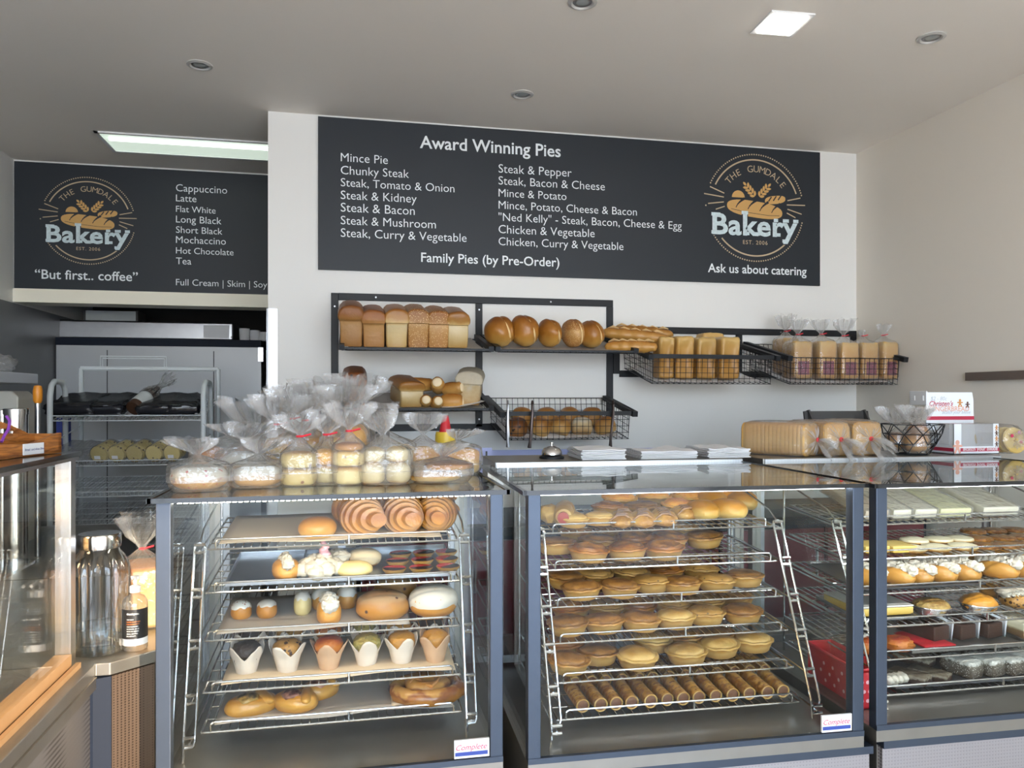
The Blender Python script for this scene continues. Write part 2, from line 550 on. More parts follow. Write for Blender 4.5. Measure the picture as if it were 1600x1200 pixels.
MB().tube((.05, -w * .45, -.006), (L - .05, -w * .45, -.006), .013, 10).build('tube', mat('tube_glow', (.93, 1, .93), .5, emit=2), t)

# ---- writing
def text_mb(s, bold=0, shear=0, space=1):
    c = bpy.data.curves.new('t', 'FONT')
    c.body = s; c.size = 1; c.offset = bold; c.shear = shear; c.space_character = space
    c.resolution_u = 3
    o = bpy.data.objects.new('t', c)
    COL.objects.link(o)
    dg = bpy.context.evaluated_depsgraph_get()
    me = bpy.data.meshes.new_from_object(o.evaluated_get(dg))
    m = MB()
    m.v = [tuple(v.co) for v in me.vertices]
    m.f = [tuple(p.vertices) for p in me.polygons]
    m.m = [0] * len(m.f)
    bpy.data.objects.remove(o); bpy.data.curves.remove(c); bpy.data.meshes.remove(me)
    return m

def fit(m, x0, z0, w, h=None, y=0):
    """text (xy) laid into the xz plane: left edge x0, baseline z0, width w, height scaled alike unless h"""
    xs = [p[0] for p in m.v]
    k = w / (max(xs) - min(xs)); kz = k if h is None else h
    mx = min(xs)
    m.v = [(x0 + (p[0] - mx) * k, y, z0 + p[1] * kz) for p in m.v]
    return m

def wall_text(s, pl, pr, base, Y, bold=0, shear=0):
    a = at(pl, base, Y=Y)
    b = at(pr, base, Y=Y)
    return fit(text_mb(s, bold, shear), a.x, a.z, b.x - a.x)

def disc_poly(cx, cz, r, n=10): return [(cx + r * math.cos(2 * PI * k / n), cz + r * math.sin(2 * PI * k / n)) for k in range(n)]
def ngon(m, pts, y=0):
    o = len(m.v)
    m.v += [(p[0], y, p[1]) for p in pts]
    m.f.append(tuple(range(o, o + len(pts)))); m.m.append(0)
def stroke(m, pts, w, y=0):
    for a, b in zip(pts, pts[1:]):
        d = Vector((b[0] - a[0], b[1] - a[1])); d.normalize()
        n = Vector((-d.y, d.x)) * w / 2
        ngon(m, [(a[0] + n.x, a[1] + n.y), (b[0] + n.x, b[1] + n.y), (b[0] - n.x, b[1] - n.y), (a[0] - n.x, a[1] - n.y)], y)
def leaf(m, x, z, ang, l, w, y=0):
    pts = []
    for k in range(9):
        q = k / 8; pts.append((q * l, w * math.sin(PI * q) ** .8))
    for k in range(7, 0, -1):
        q = k / 8; pts.append((q * l, -w * math.sin(PI * q) ** .8))
    c, s = math.cos(ang), math.sin(ang)
    ngon(m, [(x + p[0] * c - p[1] * s, z + p[0] * s + p[1] * c) for p in pts], y)

def logo(par, cx, cz, R):
    """bakery roundel in its own xz plane around (cx, cz); R is the solid ring's radius"""
    lo = None
    for (a0, a1) in ((20, 154), (221, 315)):
        pts = [(cx + R * math.cos(math.radians(q)), cz + R * math.sin(math.radians(q))) for q in range(a0, a1 + 1, 2)]
        lg = MB(); stroke(lg, pts, R * .030)
        if lo is None: lo = lg.build('logo', M_tan, par, False)
        else: lg.build('ring_arc', M_tan, lo, False)
    dm = MB()
    for k in range(130):
        q = 360 * k / 130
        if 157 < q < 178 or 182 < q < 211 or q > 348 or q < 15: continue
        ngon(dm, disc_poly(cx + R * 1.11 * math.cos(math.radians(q)), cz + R * 1.11 * math.sin(math.radians(q)), R * .017, 6))
    for (xo, zo, xi, zi) in ((-1.02, .39, -.70, .27), (-1.15, .24, -.71, .19), (-1.06, .04, -.71, .09), (-.89, -.07, -.69, .0), (1.04, .26, .74, .19), (1.15, .11, .725, .10), (1.07, -.08, .74, .01), (.925, -.16, .725, -.07)):
        stroke(dm, [(cx + R * xi, cz + R * zi), (cx + R * xo, cz + R * zo)], R * .022)
    dm.build('dots_and_rays', M_tan, lo, False)
    am = MB()
    s = 'THE GUMDALE'
    for k, ch in enumerate(s):
        if ch == ' ':
            am.build('arched_name', M_tan, lo, False); am = MB(); continue
        ang = math.radians(138 - k * 9.9)
        tm = text_mb(ch, -.004)
        xs = [p[0] for p in tm.v]; c0 = (min(xs) + max(xs)) / 2
        hs = R * .20
        rr = R * .745
        for p in tm.v:
            lx, lz = (p[0] - c0) * hs, p[1] * hs
            am.v.append((cx + rr * math.cos(ang) + lx * math.sin(ang) + lz * math.cos(ang), 0, cz + rr * math.sin(ang) - lx * math.cos(ang) + lz * math.sin(ang)))
        o = len(am.v) - len(tm.v)
        am.f += [tuple(i + o for i in f) for f in tm.f]; am.m += [0] * len(tm.f)
    am.build('arched_name', M_tan, lo, False)
    fit(text_mb('EST. 2006', .004, 0, 1.2), cx - R * .28, cz - R * .76, R * .56).build('year_lettering', M_tan, lo, False)
    br = MB()
    def loafshape(x0, x1, z0, z1, h, y):
        # capsule outline between two ends with rounded crown
        pts = []
        Lx = x1 - x0
        for k in range(33):
            a = 2 * PI * k / 32
            px = x0 + Lx * (.5 + .5 * sgp(math.cos(a), .75))
            q = (px - x0) / Lx
            pts.append((cx + R * px, cz + R * (z0 + (z1 - z0) * q + h * .5 * sgp(math.sin(a), .8))))
        ngon(br, pts, y)
    loafshape(-.64, .62, .03, -.09, .34, 0)
    loafshape(.22, .69, .16, .22, .17, 0)
    ngon(br, [(cx + R * (-.385 + .145 * math.cos(math.radians(q))), cz + R * (.20 + .145 * math.sin(math.radians(q)))) for q in range(0, 181, 12)])
    for sgn in (-1, 1):
        bx, bz = cx + R * (.04 + sgn * .03), cz + R * .22
        ang0 = PI / 2 - sgn * math.radians(43)
        for k in range(4):
            rr = R * (.03 + .075 * k)
            x, z = bx + rr * math.cos(ang0), bz + rr * math.sin(ang0)
            leaf(br, x, z, ang0 + .75, R * .12, R * .028); leaf(br, x, z, ang0 - .75, R * .12, R * .028)
        leaf(br, bx + R * .32 * math.cos(ang0), bz + R * .32 * math.sin(ang0), ang0, R * .10, R * .026)
    bo = br.build('bread_print', M_gold, lo, False)
    sm = MB()
    for k in range(4):
        x = -.44 + .27 * k
        z = .16 - .026 * k
        pts = [(cx + R * (x + .17 * q + .03 * q * q), cz + R * (z - .17 + .20 * q ** .7)) for q in (0, .2, .4, .6, .8, 1)]
        for j in range(5): stroke(sm, pts[j:j + 2], R * (.018 + .045 * j / 5), -.0006)
    for k in range(3):
        x = .30 + .11 * k
        stroke(sm, [(cx + R * x, cz + R * (.15 + .02 * k)), (cx + R * (x + .07), cz + R * (.25 + .02 * k))], R * .026, -.0006)
    stroke(sm, [(cx + R * -.55, cz + R * -.04), (cx + R * -.2, cz + R * -.10), (cx + R * .3, cz + R * -.145), (cx + R * .55, cz + R * -.14)], R * .010, -.0006)
    sm.build('slash_print', M_board, bo, False)
    bk = MB()
    # slab serifs sit just behind the letters
    for (x, z, w) in ((-.89, -.575, .20), (-.89, -.205, .20), (-.21, -.575, .15), (.04, -.575, .13), (-.24, -.145, .15), (.50, -.575, .15), (.47, -.275, .10), (.70, -.275, .14), (.93, -.275, .12), (.68, -.70, .12)):
        ngon(bk, [(cx + R * (x - w / 2), cz + R * z), (cx + R * (x + w / 2), cz + R * z), (cx + R * (x + w / 2), cz + R * (z + .07)), (cx + R * (x - w / 2), cz + R * (z + .07))], -.0012)
    chalk = mat('chalky_print', (.62, .73, .76), .7, vary=.3, vscale=60)
    word = fit(text_mb('Bakery', .027, 0, 1.04), cx - R * .97, cz - R * .57, R * 1.94, R * .60, -.0020)
    edge = fit(text_mb('Bakery', .062, 0, 1.02), cx - R * .985, cz - R * .57, R * 1.97, R * .60, -.0008)
    edge.build('lettering_outline', M_board, lo, False)
    bo2 = word.build('bakery_lettering', chalk, lo, False)
    bk.build('slab_serifs', chalk, lo, False)
    return lo

# ---- pie menu board
a = at(497, 421, Y=YB - .012); b = at(1281, 448, Y=YB - .012)
zt = ZC - .012
mb_ = thing('menu_board', 'wide slate pie menu board headed Award Winning Pies on back wall', 'sign', (0, YB - .014, 0))
MB().bb((a.x, 0, a.z), (b.x, .013, zt)).build('panel', M_board, mb_, False)
Yt = YB - .014
def lettering(name, m, par, material=None): 
    m.v = [(p[0], p[1] - .0012, p[2]) for p in m.v]
    return m.build(name, material or M_txt, par, False)
lettering('heading', wall_text('Award Winning Pies', 656, 876, 231, Yt, .014), mb_)
pm = MB()
for s, r, y in (('Mince Pie', 606, 252), ('Chunky Steak', 639, 272), ('Steak, Tomato & Onion', 710, 291), ('Steak & Kidney', 651, 310.9), ('Steak & Bacon', 648, 330.5), ('Steak & Mushroom', 681, 350.4), ('Steak, Curry & Vegetable', 729, 370)):
    lettering('menu_line', wall_text(s, 532.5, r, y, Yt, -.004), mb_)
pm = MB()
for s, r, y in (('Steak & Pepper', 893, 269.6), ('Steak, Bacon & Cheese', 945, 288.2), ('Mince & Potato', 885, 307.1), ('Mince, Potato, Cheese & Bacon', 995, 326), ('"Ned Kelly" - Steak, Bacon, Cheese & Egg', 1065, 344.9), ('Chicken & Vegetable', 929, 364.2), ('Chicken, Curry & Vegetable', 974, 383)):
    lettering('menu_line', wall_text(s, 779, r, y, Yt, -.004), mb_)
lettering('footer', wall_text('Family Pies (by Pre-Order)', 658, 874, 409, Yt, .010), mb_)
lettering('catering_line', wall_text('Ask us about catering', 1106, 1260, 425, Yt, .012), mb_)
c0 = at(1180, 325, Y=Yt); c1 = at(1180, 250, Y=Yt)
lo = logo(mb_, c0.x, c0.z, c1.z - c0.z); lo.location.y = -.0012
# ---- coffee board on the bulkhead
Yt = 4.986
a = at(22, 451, Y=Yt)
cb = thing('coffee_board', 'slate coffee menu board on bulkhead above the left passage', 'sign', (0, Yt, 0))
MB().bb((a.x, 0, a.z), (.30, .013, ZC - .012)).build('panel', M_board, cb, False)
pm = MB()
for s, r, y in (('Cappuccino', 355, 298.7), ('Latte', 307, 314.5), ('Flat White', 337, 331), ('Long Black', 346, 347.5), ('Short Black', 347.5, 363.7), ('Mochaccino', 353, 379.5), ('Hot Chocolate', 365, 396), ('Tea', 299, 412.7), ('Full Cream | Skim | Soy', 417.5, 445.7)):
    lettering('menu_line', wall_text(s, 275, r, y, Yt, -.002), cb)
lettering('slogan', wall_text('“But first.. coffee”', 54.5, 215.5, 435, Yt, .010), cb)
c0 = at(138, 345, Y=Yt); c1 = at(138, 284, Y=Yt)
lo = logo(cb, c0.x, c0.z, c1.z - c0.z); lo.location.y = -.0012

# ---- sockets
p = at(455, 620, Y=YB)
t = thing('light_switch', 'white double light switch on wall end beside the passage', 'switch', (p.x, YB, p.z))
MB().bb((-.036, -.008, -.058), (.036, 0, .058)).build('plate', M_white, t, False, bevel=.003)
for z in (-.02, .02):
    MB().bb((-.008, -.013, z - .011), (.008, -.008, z + .011)).build('rocker', M_white, t, False)
p = at(1436, 622, X=XR)
t = thing('wall_socket', 'white wall socket on right wall behind the gingerbread box', 'socket', (XR, p.y, p.z))
MB().bb((-.008, -.06, -.036), (0, .06, .036)).build('plate', M_white, t, False, bevel=.003)
for y in (-.03, .03):
    MB().bb((-.013, y - .012, -.012), (-.008, y + .012, .012)).build('rocker', M_white, t, False)
# ================================================================= DISPLAY CASES
ZB, ZT, DG = .655, 1.315, .70            # glass bottom, glass top, glass depth

class Case:
    def __init__(s, name_word, label, X, Y, W_, rot, dotted=False, base_ext=0, ledge_dx=0, zb=ZB, badge=True, led=True, base_in=0):
        s.X, s.Y, s.W, s.r, s.zb, s.word = X, Y, W_, math.radians(rot), zb, name_word
        t = s.root = thing('display_case', label, 'display case', (X, Y, 0), s.r)
        P = .032
        # base cabinet with patterned steel front
        b = MB().bb((base_in, .03, 0), (W_ + base_ext, 1.0, zb - .03)).build('base_cabinet', M_steelb, t, False)
        MB().bb((base_in + .004, .012, .06), (W_ + base_ext - .004, .03, zb - .05)).build('front_panel', M_perf, b, False)
        MB().bb((base_in, .0, zb - .05), (W_ + base_ext, .03, zb - .03)).build('trim_rail', M_post, b, False)
        MB().bb((0, .0, zb - .03), (W_, 1.0, zb)).build('floor_plate', M_steelb, t, False)
        MB().bb((0, -.002, zb), (W_, .010, zb + .014)).build('sill', M_post, t, False)
        for x in (0, W_ - P):
            MB().bb((x, 0, zb), (x + P, P, ZT)).build('corner_post', M_post, t, False, bevel=.002)
        for x in (0, W_ - P):
            MB().bb((x, DG - P, zb), (x + P, DG, ZT)).build('rear_post', M_steelb, t, False)
        MB().bb((P, .008, zb + .014), (W_ - P, .014, ZT - .002)).build('front_glass', M_glass, t, False)
        for x in (.010, W_ - .016):
            MB().bb((x, P, zb), (x + .006, DG - P, ZT - .002)).build('side_glass', M_glass, t, False)
        tg = MB().bb((-.012, -.012, ZT), (W_ + .012, DG + .02, ZT + .006)).build('top_glass', M_topglass, t, False)
        MB().bb((-.014, -.016, ZT - .003), (W_ + .014, -.010, ZT + .008)).bb((-.016, -.016, ZT - .003), (-.006, DG + .02, ZT + .008)).bb((W_ + .006, -.016, ZT - .003), (W_ + .016, DG + .02, ZT + .008)).build('edge_trim', M_edge, tg, False)
        # lamp strip under the top
        if led:
            m = MB()
            if dotted:
                n = 54
                for k in range(n):
                    x = P + .01 + (W_ - 2 * P - .02) * k / (n - 1)
                    m.bb((x - .004, .040, ZT - .012), (x + .004, .052, ZT - .006))
            else:
                m.bb((P + .005, .030, ZT - .010), (W_ - P - .005, .044, ZT - .004))
            lb = MB().bb((P, .036, ZT - .006), (W_ - P, .056, ZT - .001)).build('lamp_rail', M_steel, t, False)
            m.build('led_strip', M_led if dotted else M_ledw, lb, False)
            # the strip's own light
            al = bpy.data.lights.new('strip_light', 'AREA'); al.shape = 'RECTANGLE'; al.size = W_ - .1; al.size_y = .02
            al.energy = led; al.color = (1, .86, .66) if dotted else (.95, .97, 1)
            ao = bpy.data.objects.new('strip_light', al); COL.objects.link(ao); ao.parent = lb
            ao.location = (W_ / 2, .046, ZT - .016); ao.rotation_euler = (math.radians(24), 0, 0)
        # sliding rear doors
        for k in range(2):
            x0, x1 = P + k * (W_ / 2 - P - .01), W_ / 2 + .015 + k * (W_ / 2 - P - .012)
            y = DG - .012 - k * .012
            fr = MB().bb((x0, y, zb + .01), (x0 + .024, y + .01, ZT - .01)).bb((x1 - .024, y, zb + .01), (x1, y + .01, ZT - .01)).bb((x0, y, zb + .01), (x1, y + .01, zb + .035)).bb((x0, y, ZT - .03), (x1, y + .01, ZT - .01)).build('sliding_door', M_steel, t, False)
            MB().bb((x0 + .024, y + .003, zb + .035), (x1 - .024, y + .007, ZT - .03)).build('door_glass', M_glass, fr, False)
        # counter ledge behind the glass
        x0, x1 = ledge_dx, W_ + ledge_dx - .015
        MB().bb((x0, DG + .005, ZT - .055), (x1, 1.0, ZT + .016)).build('counter_ledge', M_steelb, t, False, bevel=.002)
        MB().bb((x0 + .004, DG - .002, ZT - .004), (x1 - .004, DG + .005, ZT + .014)).build('ledge_strip', M_ribs, t, False)
        MB().bb((x0 + .02, DG + .06, zb - .03), (x1 - .02, 1.0, ZT - .055)).build('ledge_back', M_navy, t, False) if False else None
        if badge:
            bd = MB().bb((W_ - .12, .002, zb + .016), (W_ - P - .002, .008, zb + .060)).build('maker_badge', M_white, t, False)
            tm = fit(text_mb('Complete', .006, .35), W_ - .116, zb + .036, .076, None, .0012)
            tm.build('badge_lettering', mat('badge_red', (.55, .05, .12), .5), bd, False)
            MB().bb((W_ - .118, .0008, zb + .022), (W_ - P - .006, .0018, zb + .031)).build('badge_stripe', mat('badge_blue', (.03, .06, .30), .5), bd, False)
    def w(s, x, y, z):
        c, q = math.cos(s.r), math.sin(s.r)
        return Vector((s.X + x * c - y * q, s.Y + x * q + y * c, z))
    def xat(s, px, y):
        """local x where the sight line of column px crosses local depth y"""
        d = ray(px, 620)
        c, q = math.cos(s.r), math.sin(s.r)
        # (t*d - O) . n = y with n = (-q, c)
        n = Vector((-q, c)); D = Vector((d.x, d.y)); O = Vector((s.X, s.Y))
        tt = (y + O.dot(n)) / D.dot(n)
        p = D * tt - O
        return p.x * c + p.y * q

C1 = Case('left', 'left glass display case with cakes, muffins and bagged buns piled on top', -.432, 1.85, .795, 0, dotted=True, led=1.5)
C2 = Case('middle', 'middle glass display case with wire shelves full of golden meat pies', .419, 1.82, .905, -1.5, ledge_dx=.03, base_ext=.028, led=.7)
C3 = Case('right', 'right glass display case with cream buns and slices, cut by the frame edge', 1.345, 1.775, .98, -1.5, ledge_dx=.06, zb=.675, badge=False, led=2.2, base_in=.022)

SHZ = [1.158, 1.058, .960, .868, .770, .682]     # front heights of six shelves
SHY = [.33, .30, .27, .24, .21, .18]             # how far their fronts stand back from the case front
class Rack:
    def __init__(s, case, x0, x1, zs, ys, yb=.63, tilt=.020):
        s.c, s.x0, s.x1, s.zs, s.ys, s.yb, s.tilt = case, x0, x1, zs, ys, yb, tilt
        n = len(zs)
        w = case.word
        r = thing('display_rack', 'leaning chrome rod rack holding the wire shelves in the %s case' % w, 'rack', case.w(0, 0, 0), case.r)
        zt, zb_ = zs[0] + .012, case.zb
        for k, (x, sg) in enumerate(((x0 - .018, -1), (x1 + .018, 1))):
            m = MB()
            ya, yb2 = ys[0] + .0, ys[-1] - .055
            yc, zc = yb2 + .012, zb_ + .05
            m.path([(x - .013, ya, zt - .01), (x - .013, yb2, zc), ], .0036, 8)
            m.path([(x + .013, ya, zt - .01), (x + .013, yb2, zc), (x + .009, yb2 - .002, zc - .012), (x - .010, yb2 - .002, zc - .014)], .0036, 8)
            m.path([(x - .013, ya, zt - .01), (x - .011, ya + .002, zt), (x, ya + .003, zt + .004), (x + .011, ya + .002, zt), (x + .013, ya, zt - .01)], .0036, 8)
            m.path([(x - .013, yb2, zc), (x - .013, yb2 - .006, zb_ + .002)], .0042, 8)
            m.tube((x, yb + .005, zb_), (x, yb + .005, zt + .09), .0036, 8)
            m.path([(x, yb + .005, zt + .09), (x, ya + .05, zt + .03), (x, ya, zt)], .003, 6)
            for j in range(n):
                q = j / max(1, n - 1)
                y = ya + (yb2 - ya) * (zt - zs[j]) / (zt - zc)
                for dz in (-.008, .012):
                    m.path([(x - .013, y, zs[j] + dz), (x + .013, y, zs[j] + dz)], .0045, 6)
                m.tube((x, y, zs[j] - .004), (x, yb + .005, zs[j] + tilt - .006), .0026, 6)
            m.build('rod_frame', M_chrome, r)
        for j in range(n):
            sh = thing('wire_shelf', 'chrome wire shelf with raised front rail, %s from top in the %s case' % (ORD[j] if j < n - 1 else 'lowest', w) if j < n - 1 else 'lowest chrome wire shelf with raised front rail in the %s case' % w, 'shelf', case.w(0, 0, 0), case.r, 'wire shelves in the %s case' % w)
            y0 = ys[j]; z0 = zs[j]; dz = tilt
            m = MB()
            nx = 30
            for k in range(nx + 1):
                x = x0 + (x1 - x0) * k / nx
                m.path([(x, y0, z0 + .002), (x, yb, z0 + dz + .002)], .0015, 5)
            for k in range(7):
                q = k / 6
                m.path([(x0, y0 + (yb - y0) * q, z0 + dz * q - .002), (x1, y0 + (yb - y0) * q, z0 + dz * q - .002)], .0028 if k in (0, 6) else .0020, 6)
            for x in (x0, x1): m.path([(x, y0, z0 - .002), (x, yb, z0 + dz - .002)], .0028, 6)
            m.build('wire_tray', M_chrome, sh)
            h = .024
            a, b = x0 + .022, x1 - .022
            mm = MB()
            mm.path([(a, y0, z0), (a, y0 - .002, z0 + h - .008), (a + .003, y0 - .002, z0 + h - .003), (a + .009, y0 - .002, z0 + h), (b - .009, y0 - .002, z0 + h), (b - .003, y0 - .002, z0 + h - .003), (b, y0 - .002, z0 + h - .008), (b, y0, z0)], .0027, 7)
            xm = x0 + (x1 - x0) * .55
            mm.tube((xm, y0 - .001, z0), (xm, y0 - .002, z0 + h), .0032, 6)
            mm.build('front_rail', M_chrome, sh)
    def z(s, j, y):
        q = (y - s.ys[j]) / (s.yb - s.ys[j])
        return s.zs[j] + s.tilt * q + .0045
    def pos(s, j, px, dy, lift=0):
        """world point on shelf j, dy behind its front, in photo column px"""
        y = s.ys[j] + dy
        return s.c.w(s.c.xat(px, y), y, s.z(j, y) + lift)

R1 = Rack(C1, .060, .722, [1.151, 1.042, .922, .797, .704], [.285, .265, .25, .225, .205], tilt=.030)
R2 = Rack(C2, .118, .825, SHZ, SHY)
R3 = Rack(C3, .118, .90, [1.156, 1.056, .958, .868, .780, .690], SHY)

# ================================================================= LEFT COUNTER
lc = thing('left_counter', 'steel bench on the left with patterned side panel and angled end', 'counter', (-.57, 1.9, 0))
poly = [(0, -1.4), (0, 0), (.030, .0), (.112, .075), (.112, .92), (-1.36, .92), (-1.36, -1.4)]
m = MB().prism(poly, .915, .944, ax='z'); m.build('worktop', M_steelb, lc, False, bevel=.002)
m = MB().bb((-1.30, -1.4, .0), (-.02, .88, .915)); m.build('carcass', M_steelb, lc, False)
MB().bb((-.022, -1.4, .05), (-.008, -.01, .885)).build('side_panel', perforated('ribbed_side', (.30, .29, .29), (.13, .12, .12), .011, ratio=.3, sy=.05), lc, False)
MB().bb((-.03, -1.4, .89), (.004, -.004, .915)).build('edge_rail', M_steelb, lc, False)
MB().prism([(-.03, -.012), (-.002, -.012), (.032, .003), (.030, .02), (-.03, .02)], .0, .912, ax='z').build('corner_post', M_navy, lc, False)
d = Vector((.082, .075)).normalized(); nn = Vector((d.y, -d.x))
a = Vector((.033, .004)); b = Vector((.108, .073))
MB().prism([(a.x, a.y), (b.x, b.y), (b.x - .01, b.y + .012), (a.x - .01, a.y + .012)], .0, .912, ax='z').build('angled_panel', M_perfb, lc, False)
# left glass case on the bench, facing right
lg = thing('sandwich_case', 'small glass case on the left bench, cut by the frame edge', 'display case', (-.614, 1.9, .944))
MB().bb((-.008, -1.2, .0), (0, -.03, .47)).build('side_glass', M_glass, lg, False)
MB().bb((-.9, -.006, .0), (-.03, 0, .47)).build('end_glass', M_glass, lg, False)
MB().bb((-.030, -.028, 0), (.002, .002, .472)).build('corner_post', M_steel, lg, False)
MB().bb((-.03, -1.2, .0), (.004, -.03, .034)).build('bottom_rail', M_sunrail, lg, False)
MB().bb((.010, -1.2, .0003), (.020, -.02, .012)).build('sill_rail', M_sunrail, lg, False)
MB().bb((-.9, -1.2, .472), (.012, .010, .482)).build('top_plate', M_edge, lg, False)
MB().bb((-.9, -1.2, .464), (.008, .006, .472)).build('top_frame', M_steel, lg, False)
sh = MB().bb((-.8, -1.2, .25), (-.05, -.06, .256)).build('inner_shelf', M_glass, lg, False)
MB().bb((-.62, -1.2, .004), (-.58, -.10, .44)).build('back_panel', mat('warm_panel', (.50, .36, .20), .5, vary=.2, vscale=6), lg, False)
al = bpy.data.lights.new('heat_lamp', 'AREA'); al.shape = 'RECTANGLE'; al.size = .3; al.size_y = .7; al.energy = 12; al.color = (1, .66, .34)
ao = bpy.data.objects.new('heat_lamp', al); COL.objects.link(ao); ao.parent = lg; ao.location = (-.3, -.55, .455)

# ================================================================= WALL RACKS AND BREAD SHELVES
def flat(m, a, b, w=.035, d=.014):
    """flat bar on the wall from a to b (x, z)"""
    if abs(a[0] - b[0]) < abs(a[1] - b[1]): m.bb((a[0] - w / 2, -d, min(a[1], b[1])), (a[0] + w / 2, 0, max(a[1], b[1])))
    else: m.bb((min(a[0], b[0]), -d, a[1] - w / 2), (max(a[0], b[0]), 0, a[1] + w / 2))
def wx(px, py): q = at(px, py, Y=YB - .01); return q.x, q.z
def wall_rack(label, bars, screws):
    t = thing('wall_rack', label, 'wall rack', (0, YB, 0))
    sm = MB()
    for a, b in bars:
        m = MB(); flat(m, a, b); m.build('bar', M_black, t, False, bevel=.002)
    for x, z in screws: sm.lathe([(.005, 0), (.004, .002)], 8, fn=lambda p, a: Vector((p.x + x, -.0141 - p.z, p.y + z)))
    sm.build('screws', M_steel, t, False)
xl, zt_ = wx(523, 463); xm_, _ = wx(748.5, 470); xr_, _ = wx(953, 470)
_, zb_ = wx(660, 668)
wall_rack('left black wall frame carrying the two bread trays and round loaves', [((xl, zt_ + .017), (xl, zb_)), ((xl + .0175, zt_), (xr_ + .017, zt_)), ((xm_, zt_ - .0175), (xm_, zb_)), ((xr_, zt_ - .0175), (xr_, zb_)), ((xl + .0175, zb_), (xr_, zb_))], [(xl, zt_ - .05), (xl + .2, zt_), (xm_, zt_ - .05), (xl + 1.1, zt_), (xm_, zb_ + .04), (xl + .5, zb_)])
x2, z2 = wx(985, 515); x3, _ = wx(1338, 520); x4, _ = wx(1155, 520); _, z5 = wx(975, 584)
x2 = xr_ + .037
wall_rack('right black wall frame carrying the two wire bread baskets', [((x2, z2), (x3, z2)), ((x2 + .0, z2 - .0175), (x2, z5)), ((x4, z2 - .0175), (x4, z5)), ((x3 - .0175, z2 - .0175), (x3 - .0175, z5)), ((x2 + .0175, z5), (x3 - .035, z5))], [(x2 + .25, z2), (x4 + .25, z2), (x4, z2 - .05)])

YF = 3.45
def tray(label, x0, x1, zb, zf):
    """sloping wire tray between two arms, back at the wall frame"""
    t = thing('bread_tray', label, 'shelf', (0, 0, 0))
    Yk = YB - .016
    def P(x, q, dz=0): return (x, Yk + (YF - Yk) * q, zb + (zf - zb) * q + dz)
    for x in (x0, x1):
        m = MB().path([P(x, 0, .01), P(x, 1, .010)], .017, 4); m.build('arm', M_black, t, False)
    m = MB()
    for k in range(24):
        x = x0 + .02 + (x1 - x0 - .04) * k / 23
        m.path([P(x, .02, .0), P(x, .97, .0)], .0016, 4)
    for q in (.05, .3, .6, .97): m.path([P(x0, q, -.003), P(x1, q, -.003)], .0028, 5)
    m.build('wire_floor', M_black, t)
    MB().path([P(x0, .985, .006), P(x1, .985, .006)], .0065, 4).build('front_bar', M_black, t, False)
    s = MB().grid(lambda u, v: Vector(P(x0 + .03 + (x1 - x0 - .06) * u, .04 + .88 * v, .003 + .002 * math.sin(9 * u + 5 * v))), 14, 6)
    s.build('liner_paper', M_graypaper, t)
    return P
def place(P, q, x, dz=.006): return Vector(P(x, q, dz))
TA = tray('upper left sloping tray holding six tall tin loaves', -.045, .623, 1.848, 1.757)
TB = tray('upper middle sloping tray holding leaning round loaves and baguettes', .655, 1.322, 1.848, 1.757)
TC = tray('lower left sloping tray holding bread rolls and a floury loaf', -.045, .623, 1.570, 1.487)

def basket(label, x0, x1, zr_b, zr_f, dep, thickfront=True, flare=.0):
    """wire mesh basket hung between two sloping arms"""
    t = thing('wire_basket', label, 'basket', (0, 0, 0))
    Yk = YB - .016
    def P(x, q, dz=0): return (x, Yk + (YF - Yk) * q, zr_b + (zr_f - zr_b) * q + dz)
    for x in (x0 - .012, x1 + .012): MB().path([P(x, 0, 0), P(x, 1.03, 0)], .018, 4).build('arm', M_black, t, False)
    if thickfront: MB().path([P(x0, .97, .0), P(x1, .97, .0)], .014, 4).build('front_bar', M_black, t, False)
    m = MB()
    def b(x, q): return P(x, .06 + .88 * q, -dep)
    r = .0016
    nx = int((x1 - x0) / .028); nd = 13; nz = int(dep / .026)
    for k in range(nx + 1):
        x = x0 + .01 + (x1 - x0 - .02) * k / nx
        m.path([P(x, .02, 0), b(x, 0), b(x, 1), P(x, .96, 0)], r, 4)
    for k in range(nd + 1):
        q = k / nd
        m.path([P(x0 + .004, .02 + .94 * q, 0), b(x0 + .01, q), b(x1 - .01, q), P(x1 - .004, .02 + .94 * q, 0)], r, 4)
    for k in range(nz + 1):
        f = k / nz
        def c(x, q):
            a, bb = Vector(P(x, .02 + .94 * q, 0)), Vector(b(x, q))
            return a + (bb - a) * f
        m.path([c(x0 + .006, 0), c(x1 - .006, 0), c(x1 - .006, 1), c(x0 + .006, 1)], r if k else .003, 4, closed=True)
    m.build('wire_mesh', M_black, t)
    s = MB().grid(lambda u, v: Vector(b(x0 + .03 + (x1 - x0 - .06) * u, .03 + .9 * v)) + Vector((0, 0, .004 + .003 * math.sin(7 * u + 8 * v))), 14, 8)
    s.build('liner_paper', M_paper, t)
    return lambda x, q: Vector(b(x, q)) + Vector((0, 0, .007))
BA = basket('lower middle black wire basket with round rolls and hanging tongs', .685, 1.30, 1.545, 1.470, .125)
BB = basket('black wire basket of brown topped square loaves, left of the two upper ones', 1.405, 2.045, 1.842, 1.742, .135)
BC = basket('black wire basket of bagged sliced loaves in the right corner', 2.135, 2.765, 1.842, 1.742, .135, False)
